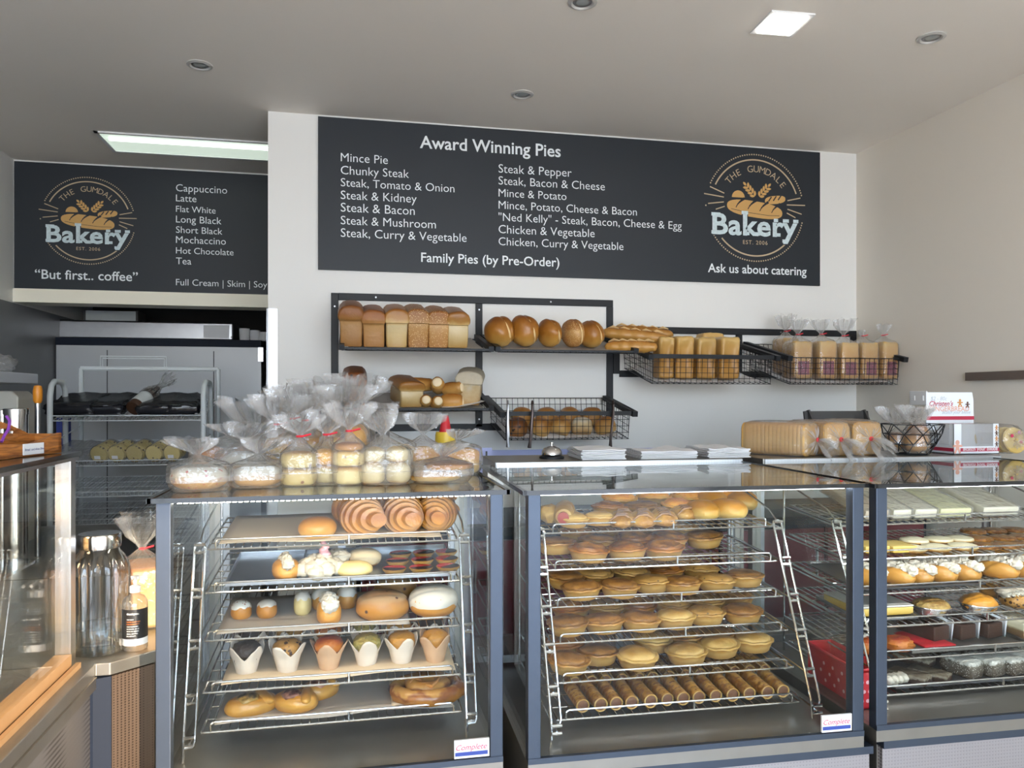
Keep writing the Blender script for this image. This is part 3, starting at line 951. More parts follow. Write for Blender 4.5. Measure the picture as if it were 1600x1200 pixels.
# ================================================================= BREAD ON THE WALL
def rbox(size, r, n=8, fn=None, amp=0, sc=3, seed=0, mi=0):
    """rounded box, base at z=0; fn deforms points given in metres about the centre"""
    m = MB()
    X, Y, Z = [s / 2 for s in size]
    r = min(r, X, Y, Z)
    def pt(a, b, ax, sg):
        p = [0, 0, 0]
        p[ax] = sg; p[(ax + 1) % 3] = a; p[(ax + 2) % 3] = b
        q = Vector((p[0] * X, p[1] * Y, p[2] * Z))
        c = Vector((max(-X + r, min(X - r, q.x)), max(-Y + r, min(Y - r, q.y)), max(-Z + r, min(Z - r, q.z))))
        d = q - c
        if d.length > 1e-9: q = c + d.normalized() * r
        if amp: q = q + q.normalized() * amp * noise.noise(Vector((q.x / X, q.y / Y, q.z / Z)) * sc + Vector((seed, seed * 2, 0)))
        if fn: q = fn(q)
        return (q.x, q.y, q.z + Z)
    def tt(k):
        u = 2 * k / n - 1
        return math.sin(u * PI / 2) * .55 + u * .45
    for ax in range(3):
        for sg in (-1, 1):
            o = len(m.v)
            for j in range(n + 1):
                for i in range(n + 1): m.v.append(pt(tt(i), tt(j), ax, sg))
            for j in range(n):
                for i in range(n):
                    m.f.append((o + j * (n + 1) + i, o + j * (n + 1) + i + 1, o + (j + 1) * (n + 1) + i + 1, o + (j + 1) * (n + 1) + i)); m.m.append(mi)
    return m

PALE = (.72, .48, .22)
C_white = crust('crust_white_loaf', [(0, (.62, .38, .14)), (.30, (.80, .60, .32)), (.56, (.84, .68, .42)), (.64, (.78, .53, .24)), (.74, (.58, .29, .08)), (1, (.42, .16, .035))], 20, .18, .4)
C_meal = crust('crust_meal_loaf', [(0, (.50, .24, .085)), (.40, (.56, .30, .12)), (.58, (.62, .36, .16)), (.66, (.52, .25, .085)), (.78, (.44, .17, .045)), (1, (.34, .115, .028))], 22, .25, .5, bump=.5)
C_seed = crust('crust_seeded_loaf', [(0, (.52, .24, .08)), (.40, (.60, .32, .12)), (.60, (.64, .38, .17)), (.68, (.52, .25, .085)), (1, (.38, .14, .035))], 22, .25, .5, speck=(.70, .48, .22), spsc=150, spth=.5)
C_fruit = crust('crust_fruit_loaf', [(0, (.42, .18, .06)), (.5, (.48, .22, .075)), (.66, (.40, .15, .04)), (1, (.22, .06, .014))], 22, .3, .5, speck=(.03, .012, .008), spsc=42, spth=.42)
C_round = crust('crust_round_loaf', [(0, (.76, .50, .20)), (.22, (.68, .38, .11)), (.5, (.56, .25, .055)), (.85, (.44, .17, .03)), (1, (.36, .12, .02))], 13, .55, .35)
C_bag = crust('crust_baguette', [(0, (.60, .32, .09)), (.5, (.66, .36, .11)), (.8, (.58, .27, .07)), (1, (.50, .21, .045))], 30, .5, .4)
C_roll = crust('crust_roll', [(0, (.74, .48, .20)), (.4, (.66, .36, .11)), (1, (.44, .17, .035))], 26, .4, .45)
C_cutend = mat('bread_crumb', (.84, .68, .44), .7, bump=.4, bscale=160)
C_flour = crust('crust_floured', [(0, (.56, .34, .15)), (.45, (.70, .54, .34)), (.6, (.72, .62, .48)), (1, (.62, .53, .42))], 30, .7, .7)
C_block = crust('crust_block_loaf', [(0, (.62, .34, .10)), (.35, (.64, .33, .09)), (.75, (.70, .42, .15)), (1, (.76, .52, .22))], 16, .5, .4)
C_score = mat('pale_score', (.78, .54, .26), .6, bump=.3)

PROF = [(.44, 0), (.465, .03), (.47, .3), (.48, .52), (.485, .58), (.505, .63), (.55, .665), (.572, .72), (.565, .79), (.50, .895), (.36, .965), (.18, .993)]
def tin_loaf(name, w, h, L, m_, seed=0, lean=0):
    prof = [(-x, z) for x, z in PROF] + [(0, 1)] + PROF[::-1]
    n = len(prof)
    m = MB()
    secs = [(0, .86), (.008, .93), (.03, .985), (.08, 1), (.5, 1.01), (.92, 1), (.97, .985), (.992, .93), (1, .86)]
    for t, s in secs:
        for (x, z) in prof:
            y = (t - .5) * L * (1 + (.05 if z > .64 else 0))
            k = 1 + .035 * noise.noise(Vector((x * 4 + seed * 5, t * 4, z * 4)))
            zz = z if z < .5 else .5 + (z - .5) * k
            m.v.append((x * w * s * k + lean * z * z, y - .004 * math.sin(z * 9 + seed), (zz - .5) * (s if z > .5 else 1) * h + .5 * h))
    for j in range(len(secs) - 1):
        for k in range(n):
            k2 = (k + 1) % n
            m.f.append((j * n + k, j * n + k2, (j + 1) * n + k2, (j + 1) * n + k)); m.m.append(0)
    for base, fl in ((0, 1), ((len(secs) - 1) * n, 0)):
        for k in range(n // 2):
            a, b, c, d = base + k, base + k + 1, base + n - 2 - k, base + n - 1 - k
            m.f.append((a, b, c, d) if b != c else (a, b, d)); m.m.append(0)
    return m.build(name, m_)

# six tall tin loaves
pxs = [(549, 36, 63, C_meal, 'brown tin loaf, leftmost of six on the upper left tray'), (584.5, 35, 57, C_meal, 'dark wholemeal tin loaf, second of six on the upper left tray'),
       (620, 35, 59, C_white, 'white tin loaf with golden dome, third of six on the upper left tray'), (654, 34, 60, C_seed, 'grainy tin loaf, fourth of six on the upper left tray'),
       (685.5, 34, 58, C_seed, 'seed topped tin loaf, fifth of six on the upper left tray'), (716, 35, 57, C_white, 'white tin loaf, rightmost of six on the upper left tray')]
for i, (px, w, h, m_, lb) in enumerate(pxs):
    q = .58
    Yq = YB - .016 + (YF - YB + .016) * q
    d = at(px, 540, Y=YF + .04)
    L = .26
    o = tin_loaf('tin_loaf', w * .00288, h * .00292, L, m_, i, rnd.uniform(-.006, .006))
    o.location = place(TA, q, d.x * (Yq - .0) / (YF + .04) if False else d.x, .007)
    o.rotation_euler = (math.radians(12.2), 0, 0)
    tag(o, lb, 'loaf', 'tin loaves on the upper left tray')

# five leaning round loaves
def cob(w, d, h, m_, seed, score=True, speck=None):
    t = bpy.data.objects.new('round_loaf', None)
    mb = MB().blob((w, d, h), (.92, .95), 30, 20, lambda p: p * (1 - .10 * math.exp(-((p.x - .30 + .18 * p.z) / .09) ** 2)), .07, 1.6, seed)
    return mb
for i, (px, w, h, m_, lb) in enumerate([(786, 48, 47, C_round, 'shiny round loaf, leftmost of five leaning on the upper middle tray'), (825, 45, 50, C_round, 'taller round loaf, second of five leaning on the upper middle tray'),
        (864.5, 36, 44, C_round, 'small golden round loaf, third of five on the upper middle tray'), (899, 33, 45, C_seed, 'split loaf with seeded crust, fourth on the upper middle tray'), (929, 42, 43, C_round, 'round loaf, rightmost of five beside the baguettes')]):
    sc = .0029
    d = at(px, 540, Y=YF + .10)
    mb = cob(w * sc * 1.02, .17, h * sc * 1.05, m_, i)
    o = mb.build('round_loaf', m_)
    o.location = place(TB, .66, d.x, .004)
    o.rotation_euler = (math.radians(10), math.radians(-10 if i != 3 else -4), math.radians(8))
    tag(o, lb, 'loaf', 'round loaves on the upper middle tray')
    sm = MB()
    pts = []
    for k in range(11):
        a = math.radians(20 + 12 * k)
        z = -.96 * math.cos(a); xx = .30 - .18 * z
        r = math.sqrt(max(.02, 1 - xx * xx - z * z)) if xx * xx + z * z < .98 else .1
        pts.append((xx * w * sc * .5 * .98, -r * .17 * .5 * .93, (z + 1) * h * sc * 1.05 / 2))
    sm.path(pts, [.0015 + .0042 * math.sin(PI * k / 10) for k in range(11)], 6).build('score_line', C_score, o)
    if i == 3: o.children[0].scale = (1, 1, 1)

def baguette(L, r, seed=0):
    m = MB().blob((r * 2, L, r * 2), (.75, .95), 16, 40, None, .05, 3, seed)
    m = MB()
    n = 36
    pts = []; rs = []
    for k in range(n + 1):
        t = k / n
        y = (t - .5) * L
        e = min(1, math.sin(PI * min(max(t, .0), 1)) ** .32 + .001)
        pts.append((.006 * math.sin(3 * t + seed), y, r)); rs.append(r * e * (1 + .06 * math.sin(t * 30 + seed)))
    m.path(pts, rs, 14)
    m.warp(lambda p: Vector((p.x, p.y, p.z * .96 + .004 * noise.noise(p * 60 + Vector((seed, 0, 0))))))
    o = m.build('baguette', C_bag)
    s = MB()
    for k in range(5):
        y = (k - 2) * L * .16
        s.path([(-r * .55, y - .028, r * 1.72), (0, y, r * 1.99), (r * .5, y + .028, r * 1.78)], [.002, .0065, .002], 6)
    s.build('score_marks', C_score, o)
    return o
for px0, py0, px1, py1, Yq, r, lb in ((940, 519, 1043, 529, 3.60, .034, 'baguette on top, ending in front of the wire basket'), (955, 515, 1051, 523, 3.70, .033, 'baguette at the back of the stacked three, nearest the wall'),
                                  (946, 541, 1026, 541, 3.50, .034, 'short baguette lying lowest, in front of the other two')):
    a = at(px0, py0, Y=Yq + .06); b = at(px1, py1, Y=Yq - .06)
    if 'lowest' in lb: a = at(946, 541, Y=3.56); b = at(1026, 542, Y=3.47)
    d = b - a
    o = baguette(d.length * 1.04, r, px0)
    c = (a + b) / 2
    o.rotation_euler = d.to_track_quat('Y', 'Z').to_euler()
    o.location = c - o.rotation_euler.to_matrix() @ Vector((0, 0, r))
    tag(o, lb, 'baguette', 'baguettes beside the round loaves')

# lower left tray
d = at(552, 628, Y=YF + .06)
o = tin_loaf('fruit_loaf', .098, .155, .24, C_fruit, 3); o.location = place(TC, .62, d.x + .006, .007); o.rotation_euler = (math.radians(10), 0, 0)
tag(o, 'dark fruit loaf standing alone at the left of the lower tray', 'loaf')
d = at(636, 628, Y=YF + .07)
o = tin_loaf('white_loaf', .112, .118, .22, C_white, 5); o.location = place(TC, .66, d.x, .007); o.rotation_euler = (math.radians(10), 0, math.radians(10))
tag(o, 'short pale white loaf beside rolls on the lower left tray', 'loaf')
def cut_roll(L, r, m_=C_roll):
    n = 14
    pts = [(0, (k / n - .5) * L, r) for k in range(n + 1)]
    rs = [r * (.82 + .18 * math.sin(PI * k / n) if 0 < k < n else .62) for k in range(n + 1)]
    o = MB().path(pts, rs, 12).warp(lambda p: p + Vector((0, 0, .002 * noise.noise(p * 70)))).build('bread_roll', m_)
    MB().blob((r * 1.3, .012, r * 1.3), (1, 1), 12, 8, None, .06, 2, c=(0, -L * .5, r * .35)).build('pale_end', C_cutend, o)
    return o
for px, py, Yq, L, r, rz, rx, lb in ((648, 601, 3.60, .19, .034, -72, 0, 'long pale roll lying across the back of the lower tray'),
        (684, 602, 3.56, .10, .034, -10, 18, 'golden roll perched on top of the others on the lower tray'), (708, 607, 3.55, .10, .032, 55, 5, 'roll lying sideways right of the perched one'),
        (664.5, 627, 3.52, .11, .030, 0, 8, 'crusty roll in front, left of a pair on the lower tray'), (682, 629, 3.52, .11, .030, 4, 8, 'crusty roll in front, right of a pair on the lower tray'),
        (706, 628, 3.54, .10, .040, 80, 0, 'dark golden roll next to the floury loaf')):
    p = at(px, py, Y=Yq)
    o = cut_roll(L, r); o.location = p - Vector((0, 0, r)); o.rotation_euler = (math.radians(-rx), 0, math.radians(rz))
    tag(o, lb, 'bread roll', 'rolls on the lower left tray')
p = at(736, 612, Y=3.56)
o = tin_loaf('floury_loaf', .115, .155, .17, C_flour, 8); o.location = place(TC, .6, p.x, .008); o.rotation_euler = (math.radians(10), math.radians(4), math.radians(-12))
tag(o, 'floury white topped loaf at right end of the lower left tray', 'loaf')
a = at(690, 640, Y=YF + .03); b = at(757, 640, Y=YF + .03)
m = MB().grid(lambda u, v: Vector((a.x + (b.x - a.x) * u, YF + .015 + .16 * v, 1.50 + .018 * v + .030 * u * u * (1 - .4 * v))), 10, 6)
o = m.build('wrapping_paper', M_paper); tag(o, 'white paper sheet curling under the floury loaf', 'paper')
# ---- round rolls in the lower basket
def bun_mb(w, h, seed=0, amp=.06): return MB().blob((w, w, h), (.85, 1), 22, 14, None, amp, 1.8, seed, floor=-.72)
spots = [(809, .90, C_fruit, 'dark fruit roll'), (842, .88, C_roll, 'golden roll'), (875, .90, C_roll, 'golden roll'), (913, .9, C_flour, 'floured roll'), (953, .9, C_roll, 'golden roll')]
for i, (px, q, m_, kind) in enumerate(spots):
    d = at(px, 670, Y=YF + .075)
    o = bun_mb(.106, .098, i).build('bread_roll', m_); o.location = BA(d.x, .78)
    o.rotation_euler = (math.radians(20), 0, i)
    tag(o, '%s, %s in front row of the lower wire basket' % (kind, nth(i, 5)), 'bread roll', 'rolls in the lower basket')
for i, px in enumerate((818, 857, 893, 928)):
    d = at(px, 650, Y=YF + .24)
    o = bun_mb(.112, .115, i + 7).build('bread_roll', C_roll); o.location = BA(d.x, .34) + Vector((0, 0, .0)); o.rotation_euler.z = i
    tag(o, 'roll peeking over the bar, %s of the back row in the lower basket' % nth(i, 4), 'bread roll', 'rolls in the lower basket')
# tongs hanging on the basket's front bar
for i, (px, m_, lb, ln) in enumerate(((793, M_steel, 'shiny steel tongs hanging at the left end of the lower basket', .20), (831, mat('dark_tongs', (.07, .05, .045), .3, .6), 'dark tongs hanging left of centre on the lower basket', .205), (957, MATS['dark_tongs'], 'dark tongs hanging at right end of the lower basket', .22))):
    p = at(px, 630, Y=YF - .01)
    t = thing('tongs', lb, 'tongs', (p.x, YF - .020, p.z), 0, 'tongs on the lower basket')
    for sg in (-1, 1):
        m = MB().path([(0, sg * .004 - .0, 0), (sg * .003, sg * .012 - .0, -.05), (sg * .004 - .006 * i, sg * .009, -ln * .72), (-.014 * (i > 0), sg * .006, -ln)], [.004, .0065, .006, .0085], 6)
        m.build('arm', m_, t)
    MB().path([(0, .010, -.005), (0, .0, .010), (0, -.010, -.005)], .0045, 6).build('hinge', m_, t)
# ---- square loaves in the middle basket
def block_loaf(w, h, L, seed):
    def fn(q):
        if q.y < -L / 2 + .012:
            a = max(0, 1 - (abs(q.x) / (w * .36)) ** 4); b = max(0, 1 - (abs(q.z) / (h * .40)) ** 4)
            q = q + Vector((0, .016 * a * b, 0))
        return q
    return rbox((w, L, h), .016, 12, fn, .004, 2, seed).build('block_loaf', C_block)
for i, (px, w) in enumerate(((1039, .078), (1067, .092), (1100, .098), (1136, .104))):
    d = at(px, 560, Y=YF + .09)
    o = block_loaf(w, .205 + .004 * (i % 2), .115, i); o.location = BB(d.x, .76); o.rotation_euler = (math.radians(4), 0, math.radians(-3 + 2 * i))
    tag(o, 'brown square loaf on end, %s of four in the wire basket' % nth(i, 4), 'loaf', 'square loaves in the wire basket')
d = at(1112, 525, Y=YF + .25)
o = block_loaf(.12, .205, .10, 9); o.location = BB(d.x, .36); tag(o, 'square loaf behind the front four in the wire basket', 'loaf', 'square loaves in the wire basket')

# ---- bags
def bag_loft(wx, wy, L, neck=.03, tuft=.05, tr=.045, pleats=15, seed=0, sq=.45, bend=(0, 0), low=.8):
    """clear bag along +Z: closed base, body, pleated gather at the neck, ragged tuft"""
    m = MB()
    n = 60
    secs = [(0, .30, 0), (0, low, 0), (.012, low + .12, .006), (.035, 1.0, .012), (.35 * L, 1.03, .02), (.7 * L, 1.02, .03), (.92 * L, .98, .04), (L, .80, .08), (L + neck * .4, .46, .14), (L + neck * .8, .20, .22), (L + neck, .085, .3)]
    rt = tr / max(wx, wy) * 2
    secs += [(L + neck + .12 * tuft, .14, .35), (L + neck + .4 * tuft, rt * .65, .45), (L + neck + .75 * tuft, rt * .95, .5), (L + neck + tuft, rt * 1.05, .55)]
    zt = L + neck + tuft
    for j, (z, s, c) in enumerate(secs):
        for k in range(n):
            a = 2 * PI * k / n
            e = sq if s > .6 and j < 8 else 1
            x, y = sgp(math.cos(a), e) * wx / 2 * s, sgp(math.sin(a), e) * wy / 2 * s
            if j > 8: x, y = math.cos(a) * max(wx, wy) / 2 * s, math.sin(a) * max(wx, wy) / 2 * s
            f = 1 + c * .55 * math.cos(pleats * a + 2 * math.sin(a + seed)) + c * .5 * noise.noise(Vector((math.cos(a) * 3, math.sin(a) * 3, z * 40 + seed * 3)))
            b = max(0, (z - L) / (zt - L)) ** 1.4 if z > L else 0
            zz = z + (.25 * tuft * noise.noise(Vector((math.cos(a) * 2.5, math.sin(a) * 2.5, seed))) if j >= len(secs) - 2 else 0)
            m.v.append((x * f + bend[0] * b, y * f + bend[1] * b, zz))
    for j in range(len(secs) - 1):
        for k in range(n):
            k2 = (k + 1) % n
            m.f.append((j * n + k, j * n + k2, (j + 1) * n + k2, (j + 1) * n + k)); m.m.append(0)
    return m
def tie_mb(c, r=.006):
    m = MB().path([(c[0] + r * math.cos(2 * PI * k / 10), c[1] + r * math.sin(2 * PI * k / 10), c[2]) for k in range(10)], .0028, 6, closed=True)
    m.tube((c[0] + r, c[1], c[2]), (c[0] + r + .022, c[1] - .006, c[2] + .006), .0026, 5)
    return m
def xf_y(m):
    """turn a +Z bag so that its mouth points to -Y, keeping base z=0 by caller"""
    return m.xf(Matrix.Rotation(PI / 2, 4, 'X'))

C_slice = crust('crust_sliced_loaf', [(0, (.60, .33, .10)), (.4, (.70, .45, .18)), (.8, (.66, .38, .12)), (1, (.60, .32, .09))], 10, .5, .5)
C_wheatlabel = mat('printed_band', (.22, .03, .07), .5, vary=.5, vscale=40)
def sliced_mb(w, h, L, seed=0):
    def fn(q):
        s = 1 - .010 * (.5 + .5 * math.cos(q.y / L * 2 * PI * 16))
        return Vector((q.x * s, q.y, q.z * s))
    m = MB()
    n = 48
    ns = 65
    for j in range(ns):
        t = j / (ns - 1)
        y = (t - .5) * L
        s = (1 - .030 * (.5 + .5 * math.cos(t * 2 * PI * 16)) ** 4) * (1 if 0 < j < ns - 1 else .96)
        for k in range(n):
            a = 2 * PI * k / n
            x, z = sgp(math.cos(a), .30) * w / 2, sgp(math.sin(a), .30) * h / 2
            if z > 0: z *= 1 + .06 * math.cos(x / w * PI)
            jit = .0012 * noise.noise(Vector((t * 60, seed, 0)))
            m.v.append((x * s + jit, y, z * s + h / 2))
    for j in range(ns - 1):
        for k in range(n):
            k2 = (k + 1) % n
            m.f.append((j * n + k, j * n + k2, (j + 1) * n + k2, (j + 1) * n + k)); m.m.append(0)
    m.cap(0, n, True); m.cap((ns - 1) * n, n)
    return m
M_gather = film('gathered_film', (.97, .97, .97), .06, 3, .25, diff=.55, dcol=(.92, .88, .86))
def bagged_loaf(w, h, L, seed=0, tuft=.07, bend=(0, 0), up=False, band=False, gather=.012):
    t = thing('bagged_loaf', '', 'bagged bread')
    if up:
        m = rbox((w, L, h), .014, 10, None, .004, 2, seed); m.build('loaf', C_block, t)
        if band: MB().bb((-w * .30, -L / 2 - .0022, h * .10), (w * .30, -L / 2 - .0005, h * .46)).build('printed_label', C_wheatlabel, t, False)
        b = bag_loft(w + .010, L + .010, h + .004, .035, tuft, tuft * .55, 13, seed, .35, bend, .9)
        b.build('bag', M_bag, t)
        tie_mb((bend[0] * .1, bend[1] * .1, h + .038)).build('tie', M_redtie, t)
    else:
        sliced_mb(w, h, L, seed).build('loaf', C_slice, t)
        b = bag_loft(w + .012, h + .014, L + .012, gather, tuft, tuft * .62, 17, seed, .38, bend, .78)
        xf_y(b).xf(Matrix.Translation((0, L / 2 + .004, h / 2 + .002)))
        b.build('bag', M_bagm, t)
        pl = MB()
        yk = -L / 2 - .004 - gather
        for j in range(22):
            a = 2 * PI * j / 22 + .15 * math.sin(j * 5 + seed)
            ex, ez = sgp(math.cos(a), .45) * w * .50, sgp(math.sin(a), .45) * h * .50
            f = .62 + .38 * abs(math.sin(j * 2.7 + seed))
            da = .05 + .03 * math.sin(j * 3.1)
            tip = Vector((.004 * math.cos(a), yk - .003, h / 2 + .004 * math.sin(a)))
            p1 = Vector((ex * f - ez * da, -L / 2 - .0062, h / 2 + ez * f + ex * da)); p2 = Vector((ex * f + ez * da, -L / 2 - .0062, h / 2 + ez * f - ex * da))
            mid = (p1 + p2) / 2 * .55 + tip * .45 + Vector((0, -.004, 0))
            pl.add([tip, p1, mid, p2], [(0, 1, 2), (0, 2, 3)])
        pl.build('bag_pleats', M_gather, t)
        k = tie_mb((0, 0, 0)); xf_y(k).xf(Matrix.Translation((0, -L / 2 - .012 - gather, h / 2 + .002)))
        k.build('tie', M_redtie, t)
    return t
for i, (px, w, tf) in enumerate(((1250, .10, .075), (1288, .10, .07), (1322, .10, .085), (1353, .098, .03), (1384, .095, .055))):
    d = at(px, 570, Y=YF + .10)
    t = bagged_loaf(w, .190 + .004 * math.sin(i * 2), .13, i, tf, (.01 * (-1) ** i, 0), True, True)
    t.location = BC(d.x, .74); t.rotation_euler.z = math.radians(-4 + 2 * i)
    t['label'] = 'bagged loaf with printed label, %s of five in front of the corner basket' % nth(i, 5); t['group'] = 'bagged loaves in the corner basket'
d = at(1222, 550, Y=YF + .27)
t = bagged_loaf(.09, .185, .12, 11, .08, (0, 0), True, False); t.location = BC(d.x + .02, .36); t['label'] = 'bagged loaf at the back left of the corner basket'; t['group'] = 'bagged loaves in the corner basket'
# ================================================================= ON TOP OF THE CASES
TOPZ = ZT + .0066
LEDZ = ZT + .0165
# --- bell and paper bags on the middle ledge
q = at(862, 716, Z=LEDZ)
t = thing('counter_bell', 'small chrome service bell on the middle counter ledge', 'bell', (q.x, q.y, LEDZ))
MB().lathe([(.044, 0), (.044, .006), (.036, .010), (.004, .012)], 28).build('base', M_black, t)
MB().lathe([(.034, .012), (.037, .014), (.036, .024), (.028, .036), (.012, .043), (.0005, .044)], 28).build('dome', M_chrome, t)
MB().lathe([(.003, .043), (.003, .052), (.006, .053), (.006, .057), (.0005, .058)], 14).build('plunger', M_chrome, t)
def paper_stack(lb, x0, x1, Y0, Y1, h, seed):
    t = thing('paper_bag_stack', lb, 'paper bags', ((x0 + x1) / 2, Y0, LEDZ), math.radians(-1.5), 'white paper bags on the middle ledge')
    W_ = x1 - x0
    n = 7
    for k in range(n):
        f = k / (n - 1)
        def fn(u, v, f=f, k=k):
            z = h * f + .001 + .010 * f * noise.noise(Vector((u * 3, v * 2, seed + k * .2))) * (1 if v > .1 else .5)
            return Vector((-W_ / 2 + W_ * u + .003 * math.sin(k * 2.3 + seed), .002 * math.sin(k * 1.7) + (Y1 - Y0) * v, max(.0008 * (k + 1), z)))
        m = MB().grid(fn, 12, 8)
        m2 = MB(); m2.v = [(p[0], p[1], p[2] + h / n * .8) for p in m.v]; m2.f = [f_[::-1] for f_ in m.f]; m2.m = m.m[:]
        m.join(m2)
        a = [i for i in range(12)]
        o = 96
        for i in range(11): m.f.append((i, i + 1, o + i + 1, o + i)); m.m.append(0)
        for j in range(7):
            m.f.append((j * 12, (j + 1) * 12, o + (j + 1) * 12, o + j * 12)); m.m.append(0)
            m.f.append((j * 12 + 11, (j + 1) * 12 + 11, o + (j + 1) * 12 + 11, o + j * 12 + 11)); m.m.append(0)
        m.build('paper_bag', M_paper, t)
for (a, b, lb, h, s_) in ((908, 976, 'stack of white paper bags right of the counter bell', .030, 1), (1001, 1087, 'middle stack of white paper bags on the counter ledge', .024, 4), (1104, 1168, 'right stack of white paper bags next to the bagged bread', .030, 8)):
    p, q = at(a, 719, Y=2.545), at(b, 719, Y=2.545)
    paper_stack(lb, p.x, q.x, 2.545 - .02 * (p.x - .42), 2.73, h, s_)

# --- bagged sliced loaves on the right ledge
for i, (px, w, h, rz, L, lb) in enumerate(((1278, .118, .118, 20, .25, 'bagged sliced loaf showing its long side, left on the right counter'), (1319, .112, .120, 3, .24, 'bagged loaf with pink tie between two others on the right counter'), (1371, .118, .122, -2, .24, 'bagged loaf tied in front, nearest the wire fruit basket'))):
    p = at(px, 715, Y=2.47)
    t = bagged_loaf(w, h, L, i + 3, .055, (.03, -.052), False)
    c = Vector((p.x, 2.47 + L / 2 + .05 - (.0 if i else .01), LEDZ + .001))
    if i == 0: c.x -= .055
    t.location = c; t.rotation_euler.z = math.radians(-rz if i == 0 else rz)
    if i == 0: t.rotation_euler.z = math.radians(33)
    t['label'] = lb; t['group'] = 'bagged loaves on the right counter'
# dark paper holder behind
p = at(1276, 650, Y=3.0)
t = thing('paper_holder', 'dark grey slanted paper holder behind the bagged loaves', 'holder', (p.x, 2.80, LEDZ))
M_dgrey = mat('dark_grey_plastic', (.05, .05, .052), .45)
MB().box((0, .05, .085), (.30, .008, .15), R=Matrix.Rotation(math.radians(-12), 3, 'X')).build('back_plate', M_dgrey, t, False)
for x in (-.13, .13):
    MB().prism([(-.06, .0), (.06, 0), (.075, .16), (.055, .165)], x - .004, x + .004, ax='x').build('side_plate', M_dgrey, t, False)
MB().bb((-.13, -.05, 0), (.13, .06, .006)).build('base', M_dgrey, t, False)

# --- geometric wire fruit basket with wrapped cookies
p = at(1425, 714, Y=2.55)
bx, by = p.x, 2.55
t = thing('wire_bowl', 'black geometric wire bowl holding wrapped cookies on the right counter', 'bowl', (bx, by, LEDZ))
m = MB()
R0, R1_, R2_, H = .058, .085, .112, .115
def ringp(r, z, n, off=0): return [Vector((r * math.cos(2 * PI * (k + off) / n), r * math.sin(2 * PI * (k + off) / n), z)) for k in range(n)]
ra, rb_, rc, rd = ringp(R0, .003, 10), ringp(.082, .040, 10, .5), ringp(.100, .078, 10), ringp(R2_, H, 10, .5)
for rg in (ra, rb_, rc, rd): m.path(rg, .0019, 5, closed=True)
for k in range(10):
    for lo_, hi, off in ((ra, rb_, 0), (rb_, rc, 1), (rc, rd, 0)):
        m.tube(lo_[k], hi[(k + off - 1) % 10], .0019, 5); m.tube(lo_[k], hi[(k + off) % 10], .0019, 5)
for k in range(5): m.tube(ra[k], ra[k + 5], .0019, 5)
m.build('wire_frame', M_black, t)
C_cookie = crust('crust_choc_swirl', [(0, (.50, .26, .08)), (.42, (.56, .28, .08)), (.52, (.16, .05, .015)), (.60, (.62, .34, .12)), (1, (.28, .10, .03))], 18, .95, .35)
C_plain = crust('crust_plain_cookie', [(0, (.66, .42, .17)), (1, (.70, .46, .20))], 26, .4, .6)
for (dx, dy, z, r, m_, lb) in ((-.012, -.036, .008, .046, C_cookie, 'wrapped chocolate swirl bun at the front of the wire bowl'), (.040, .018, .045, .040, C_roll, 'wrapped golden bun on the right in the wire bowl'), (-.042, .030, .014, .040, C_cookie, 'wrapped swirl bun at the back left of the wire bowl')):
    b = thing('wrapped_bun', lb, 'bun', (bx + dx, by + dy, LEDZ + z), 0, 'wrapped buns in the wire bowl')
    MB().blob((r * 2, r * 2, r * 1.7), (.9, 1), 22, 14, None, .10, 2.2, dx * 90).build('bun', m_, b)
    bag_loft(r * 2.1, r * 2.1, r * 1.65, .022, .075 if dx < 0 else .04, .055, 11, dx * 50, 1, (-.01, .0), .8).build('wrapper', M_bag, b)
# --- gingerbread box
M_boxw = mat('box_card', (.80, .84, .88), .45)
M_boxr = mat('box_red', (.50, .03, .07), .45)
M_ging = mat('gingerbread_print', (.62, .28, .09), .6)
M_choc = mat('choc_print', (.10, .035, .015), .6)
M_pink = mat('pink_print', (.78, .42, .32), .6)
M_ink = mat('grey_ink', (.40, .44, .50), .6)
a = at(1490, 715, Y=2.50); b = at(1561, 713, Y=2.50)
gx0, gx1 = a.x, b.x
gw = gx1 - gx0
t = thing('gingerbread_box', 'white window box of gingerbread with tall header card on the right counter', 'box', (gx0, 2.50, LEDZ), 0)
gh, gd = .116, .115
m = MB().bb((0, 0, 0), (gw, gd, .003)).bb((0, gd - .002, 0), (gw, gd, gh))
m.bb((0, 0, 0), (.034, .002, gh)).bb((gw - .026, 0, 0), (gw, .002, gh)).bb((.034, 0, 0), (gw - .026, .002, .030)).bb((gw - .002, 0, 0), (gw, gd, gh)).bb((0, 0, 0), (.002, gd, .035)).bb((0, gd - .04, .035), (.002, gd, gh)).bb((0, 0, .035), (.002, .02, gh))
m.build('carton', M_boxw, t, False)
MB().bb((.034, .0005, .030), (gw - .026, .0015, gh)).bb((.0005, .02, .035), (.0015, gd - .04, gh)).bb((.0, 0, gh - .001), (gw, gd, gh)).build('window', M_bagm, t, False)
r_ = MB().bb((.030, -.0010, .011), (gw, 0, .024)).bb((-.001, 0, .011), (0, gd, .024)).build('red_band', M_boxr, t, False)
fit(text_mb('#catch your bikkie', .01), .040, .0145, gw - .048, None, -.0016).build('band_lettering', M_txt, r_, False)
